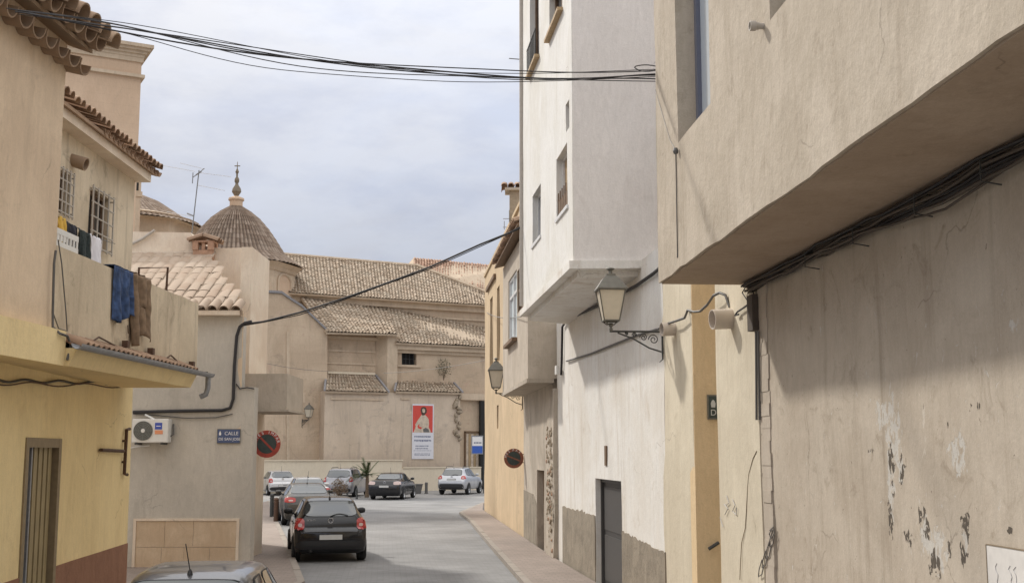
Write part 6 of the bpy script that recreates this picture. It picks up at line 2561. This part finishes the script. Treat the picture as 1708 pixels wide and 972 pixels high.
def wheel_mesh(r):
    if r in WHEEL:
        return WHEEL[r]
    rot = Matrix.Rotation(R(90), 4, 'Y')
    m = MB()
    w = .2
    m.lathe([(r * .66, -w / 2), (r * .92, -w / 2), (r, -w * .32), (r, w * .32), (r * .92, w / 2), (r * .66, w / 2)], 28, rot, cap=False)
    t = m.build('tmp', 'tyre', None, smooth=40)
    m = MB()
    m.lathe([(r * .67, w * .45), (r * .62, w * .30), (r * .60, w * .15), (.01, w * .15)], 28, rot, cap=False)
    m.lathe([(.001, w * .36), (r * .14, w * .34), (r * .16, w * .15)], 14, rot, cap=False)
    for i in range(5):
        a = i * 2 * math.pi / 5
        d = Vector((math.cos(a), math.sin(a), 0))
        q = Vector((-d.y, d.x, 0))
        pts = [d * r * .1 + q * r * .09, d * r * .64 + q * r * .06, d * r * .64 - q * r * .06, d * r * .1 - q * r * .09]
        m.prism([rot @ (p + Vector((0, 0, w * .15))) for p in pts], rot @ Vector((0, 0, w * .2)))
    k = m.build('tmp', 'rim_silver', None, smooth=40)
    res = (t.data, k.data)
    bpy.data.objects.remove(t)
    bpy.data.objects.remove(k)
    WHEEL[r] = res
    return res


def mesh_part(name, vf, mat, parent):
    me = bpy.data.meshes.new(name)
    me.from_pydata([tuple(v) for v in vf[0]], [], vf[1])
    me.materials.append(MAT[mat])
    me.polygons.foreach_set('use_smooth', [True] * len(me.polygons))
    return local_child(name, me, parent)


def mb_part(name, m, mat, parent, smooth=40):
    o = m.build(name, mat, None, smooth=smooth)
    o.parent = parent
    return o


def car(name, label, kind, loc, heading, paint, lamp='lamp_red', trim=True, plate=True, rails=False, aerial=True, badge=True, wiper=True, group='parked cars'):
    B = BODY[kind]
    t = thing(name, label, 'car', (loc[0], loc[1], .004), group, rz=-R(heading))
    me, bvh = car_body(kind)
    me2 = me.copy()
    me2.materials.append(MAT[paint])
    local_child('body', me2, t)
    L_ = B['L']
    # glazing with rubber surround
    for nm, c, ax in [('rear_window', B['rear'], 'rear'), ('windscreen', B['front'], 'front')] + \
                     [('side_window', c, sd) for c in B['side'] for sd in ('left', 'right')]:
        mesh_part('window_seal', patch(bvh, grow(c, .028), ax, .006), 'car_trim', t)
        mesh_part(nm, patch(bvh, c, ax, .011), 'car_glass', t)
    # lamps
    for sg in (-1, 1):
        c = [(sg * x, z) for x, z in B['lamp']]
        lo = mesh_part('tail_light', patch(bvh, c, 'rear', .014, 6, 6, .2), lamp, t)
        if lamp == 'lamp_red':
            cx_ = sum(q[0] for q in c) / 4
            cz_ = sum(q[1] for q in c) / 4
            ci = [(cx_ + (q[0] - cx_) * .45, cz_ + (q[1] - cz_) * .28 - .02) for q in c]
            mesh_part('reflector', patch(bvh, ci, 'rear', .020, 4, 4, .2), 'lamp_clear', lo)
        yb = [( .02, c[0][1]), (.30, c[1][1] + .03), (.28, c[2][1] - .02), (.02, c[2][1])]
        mesh_part('tail_light', patch(bvh, yb, 'right' if sg > 0 else 'left', .012, 6, 6, .2), lamp, t)
        ch_l = [(sg * .45, .62), (sg * .74, .66), (sg * .74, .78), (sg * .45, .72)]
        mesh_part('headlight', patch(bvh, ch_l, 'front', .01, 5, 5, .2), 'lamp_clear', t)
    if trim:
        z0, z1 = B['trim']
        mesh_part('bumper_trim', patch(bvh, [(-.78, z0), (.78, z0), (.78, z1), (-.78, z1)], 'rear', .012, 20, 4, .1), 'car_trim', t)
    # tailgate shut lines
    m = MB()
    z0 = B['plate'][0]
    for x in (-.64, .64):
        pts = []
        for i in range(7):
            z = z0 + .08 + (B['rear'][0][1] - .1 - z0 - .08) * i / 6
            hit, n_, _, _ = bvh.ray_cast(Vector((x * (.98 if kind != 'saloon' else 1), -2, z)), Vector((0, 1, 0)))
            if hit:
                pts.append(hit + Vector((0, -.002, 0)))
        if len(pts) > 2:
            m.tube(pts, .005, 4)
    for zz in (z0 - .03,):
        pts = []
        for i in range(13):
            x = -.64 + 1.28 * i / 12
            hit, n_, _, _ = bvh.ray_cast(Vector((x, -2, zz)), Vector((0, 1, 0)))
            if hit:
                pts.append(hit + Vector((0, -.002, 0)))
        m.tube(pts, .006, 4)
    for yv in (B['side'][0][1][0] + .03, B['side'][-1][0][0] - .02, B['side'][-1][1][0] + .1):
        for sg in (-1, 1):
            pts = []
            for i in range(7):
                z = .34 + .58 * i / 6
                hit, n_, _, _ = bvh.ray_cast(Vector((sg * 3, yv, z)), Vector((-sg, 0, 0)))
                if hit:
                    pts.append(hit)
            m.tube(pts, .005, 4)
    mb_part('shut_lines', m, 'car_trim', t)
    if plate:
        z0, z1 = B['plate']
        hit, _, _, _ = bvh.ray_cast(Vector((0, -2, (z0 + z1) / 2)), Vector((0, 1, 0)))
        m = MB()
        m.box(-.26, .26, hit.y - .03, hit.y - .012, z0, z1)
        po = mb_part('number_plate', m, 'plate_white', t)
        m = MB()
        m.box(-.27, .27, hit.y - .022, hit.y + .02, z0 - .01, z1 + .01)
        mb_part('plate_holder', m, 'car_trim', t)
    if badge:
        zb_ = B['rear'][0][1] - .09 if kind != 'saloon' else .93
        hit, nrm, _, _ = bvh.ray_cast(Vector((0, -2, zb_)), Vector((0, 1, 0)))
        q = Matrix(((1, 0, 0, 0), (0, 0, -1, hit.y - .012), (0, 1, 0, zb_), (0, 0, 0, 1)))
        m = MB()
        m.tube([q @ Vector((.058 * math.cos(i * math.pi / 12), .058 * math.sin(i * math.pi / 12), .004)) for i in range(25)], .010, 5)
        if badge == 'vw':
            for pts in (((-.028, .042), (0, .006), (.028, .042)), ((-.046, .016), (-.022, -.036), (0, .0), (.022, -.036), (.046, .016))):
                m.tube([q @ Vector((a, b, .005)) for a, b in pts], .008, 4)
        else:
            m.lathe([(.03, 0), (.025, .008), (.005, .01)], 12, q)
        mb_part('badge', m, 'chrome', t)
    if badge == 'vw' and kind == 'hatch':
        hit, nrm, _, _ = bvh.ray_cast(Vector((-.45, -2, .945)), Vector((0, 1, 0)))
        q = Matrix(((1, 0, 0, -.45), (0, 0, -1, hit.y - .004), (0, 1, 0, .945), (0, 0, 0, 1)))
        to = text('model_script', 'POLO', 'chrome', .075, q, None)
        to.parent = t
    if wiper and kind != 'saloon':
        pts = []
        for i in range(6):
            x = -.02 + .42 * i / 5
            z = B['rear'][0][1] - .01 + .05 * math.sin(i / 5 * math.pi) + .02 * i / 5
            hit, nrm, _, _ = bvh.ray_cast(Vector((x, -2, z)), Vector((0, 1, 0)))
            pts.append(hit + Vector((0, -.03, .01)))
        m = MB()
        m.tube(pts, .009, 5)
        mb_part('wiper', m, 'car_trim', t)
    # mirrors
    ym = B['side'][-1][1][0] - .18
    zm_ = B['side'][-1][0][1] + .05
    for sg in (-1, 1):
        hit, _, _, _ = bvh.ray_cast(Vector((sg * 3, ym, zm_ - .04)), Vector((-sg, 0, 0)))
        m = MB()
        x = hit.x
        m.tube([Vector((x - sg * .03, ym, zm_ - .03)), Vector((x + sg * .07, ym - .01, zm_))], .025, 6)
        m.lathe([(.01, -.11), (.06, -.10), (.085, -.03), (.085, .04), (.06, .1), (.01, .11)], 12,
                Matrix.Translation((x + sg * .14, ym - .02, zm_ + .04)) @ Matrix.Rotation(R(90), 4, 'Y') @ Matrix.Diagonal((.85, .7, 1, 1)))
        mb_part('wing_mirror', m, paint if kind != 'hatch' else 'car_trim', t)
    # door handles
    for sg in (-1, 1):
        for yv in [c[0][0] + .25 for c in B['side'][-2:]]:
            hit, _, _, _ = bvh.ray_cast(Vector((sg * 3, yv, .86)), Vector((-sg, 0, 0)))
            m = MB()
            m.tube([hit + Vector((sg * .012, -.09, 0)), hit + Vector((sg * .028, 0, 0)), hit + Vector((sg * .012, .09, 0))], .013, 5)
            mb_part('door_handle', m, paint, t)
    # wheels in dark arches
    tyre, rim = wheel_mesh(B['wr'])
    W2_ = B['W'] / 2
    for ya in B['axles']:
        for sg in (-1, 1):
            r = B['wr'] + .06
            vs, fs = [], []
            n = 26
            ring_o, ring_i = [], []
            vs.append(Vector((sg * (W2_ + .004), ya, B['wr'])))
            for i in range(n + 1):
                a = R(-28) + R(236) * i / n
                y_, z_ = ya + r * math.cos(a), B['wr'] + r * math.sin(a)
                hit, nrm, _, _ = bvh.ray_cast(Vector((sg * 3, y_, z_)), Vector((-sg, 0, 0)))
                vs.append(Vector(((hit.x if hit else sg * W2_ * .93) + sg * .006, y_, z_)))
            fs = [(0, i + 1, i + 2) for i in range(n)]
            mesh_part('wheel_arch', (vs, fs), 'car_trim', t)
            wo = bpy.data.objects.new('wheel', None)
            col.objects.link(wo)
            wo.parent = t
            wo.location = (sg * (W2_ - .07), ya, B['wr'])
            if sg < 0:
                wo.rotation_euler = (0, 0, math.pi)
            local_child('tyre', tyre, wo)
            local_child('rim', rim, wo)
    # underbody: exhaust and rear valance
    m = MB()
    m.tube([Vector((-.45, .02, .27)), Vector((-.45, .35, .27))], .03, 8)
    mb_part('exhaust', m, 'car_trim', t)
    if rails:
        m = MB()
        for sg in (-1, 1):
            x = sg * (B['st'][6][7] - .05)
            m.tube([Vector((x, .7, B['H'] - .06)), Vector((x, .85, B['H'] + .02)), Vector((x, 2.0, B['H'] + .03)), Vector((x, 2.15, B['H'] - .05))], .018, 6)
        mb_part('roof_rail', m, 'car_trim', t)
    if aerial:
        ya = .62 if kind != 'saloon' else 1.65
        hit, _, _, _ = bvh.ray_cast(Vector((0, ya, 4)), Vector((0, 0, -1)))
        m = MB()
        m.lathe([(.03, -.005), (.02, .03), (.008, .05)], 10, Matrix.Translation(hit))
        m.tube([hit + Vector((0, 0, .03)), hit + Vector((-.03 if kind == 'hatch' else 0, -.12, .30))], .0055, 5)
        mb_part('aerial', m, 'car_trim', t)
    return t


p = on_z(551, 938)
car('hatchback', 'black hatchback with red tail lights driving down the street', 'hatch', p, -12.5, 'paint_black', badge='vw')
p = on_z(517, 877)
car('saloon_car', 'champagne saloon parked in front of the black hatchback', 'saloon', p, -14, 'paint_champagne', trim=False)
p = on_z(518, 852)
car('parked_car', 'pale silver car parked beyond the champagne saloon, mostly hidden', 'saloon', p, -14, 'paint_white_silver', trim=False)
p = on_z(472, 826)
car('small_hatchback', 'small pale hatchback by the low cream wall, left of the people carrier', 'hatch', p, -22, 'paint_white_silver')
p = on_z(562, 829)
car('people_carrier', 'silver people carrier parked by the palm', 'carrier', p, 8, 'paint_grey_mid', rails=True)
p = on_z(640, 833.5)
car('black_saloon', 'black saloon with pale tail lights parked in the square', 'saloon', p, 7, 'paint_black', lamp='lamp_clear', trim=False, badge='vw')
p = on_z(752, 825)
car('crossover', 'light silver crossover with dark lower bumper and roof rails by the church gate', 'crossover', p, 14, 'paint_silver', rails=True)
p = Vector((-2.98, 10.95, 0))
nc_ = car('near_car', 'grey hatchback in front of the grey wall with only its roof showing', 'hatch', p, -5, 'paint_grey')
nc_.scale = (.96, .96, .96)
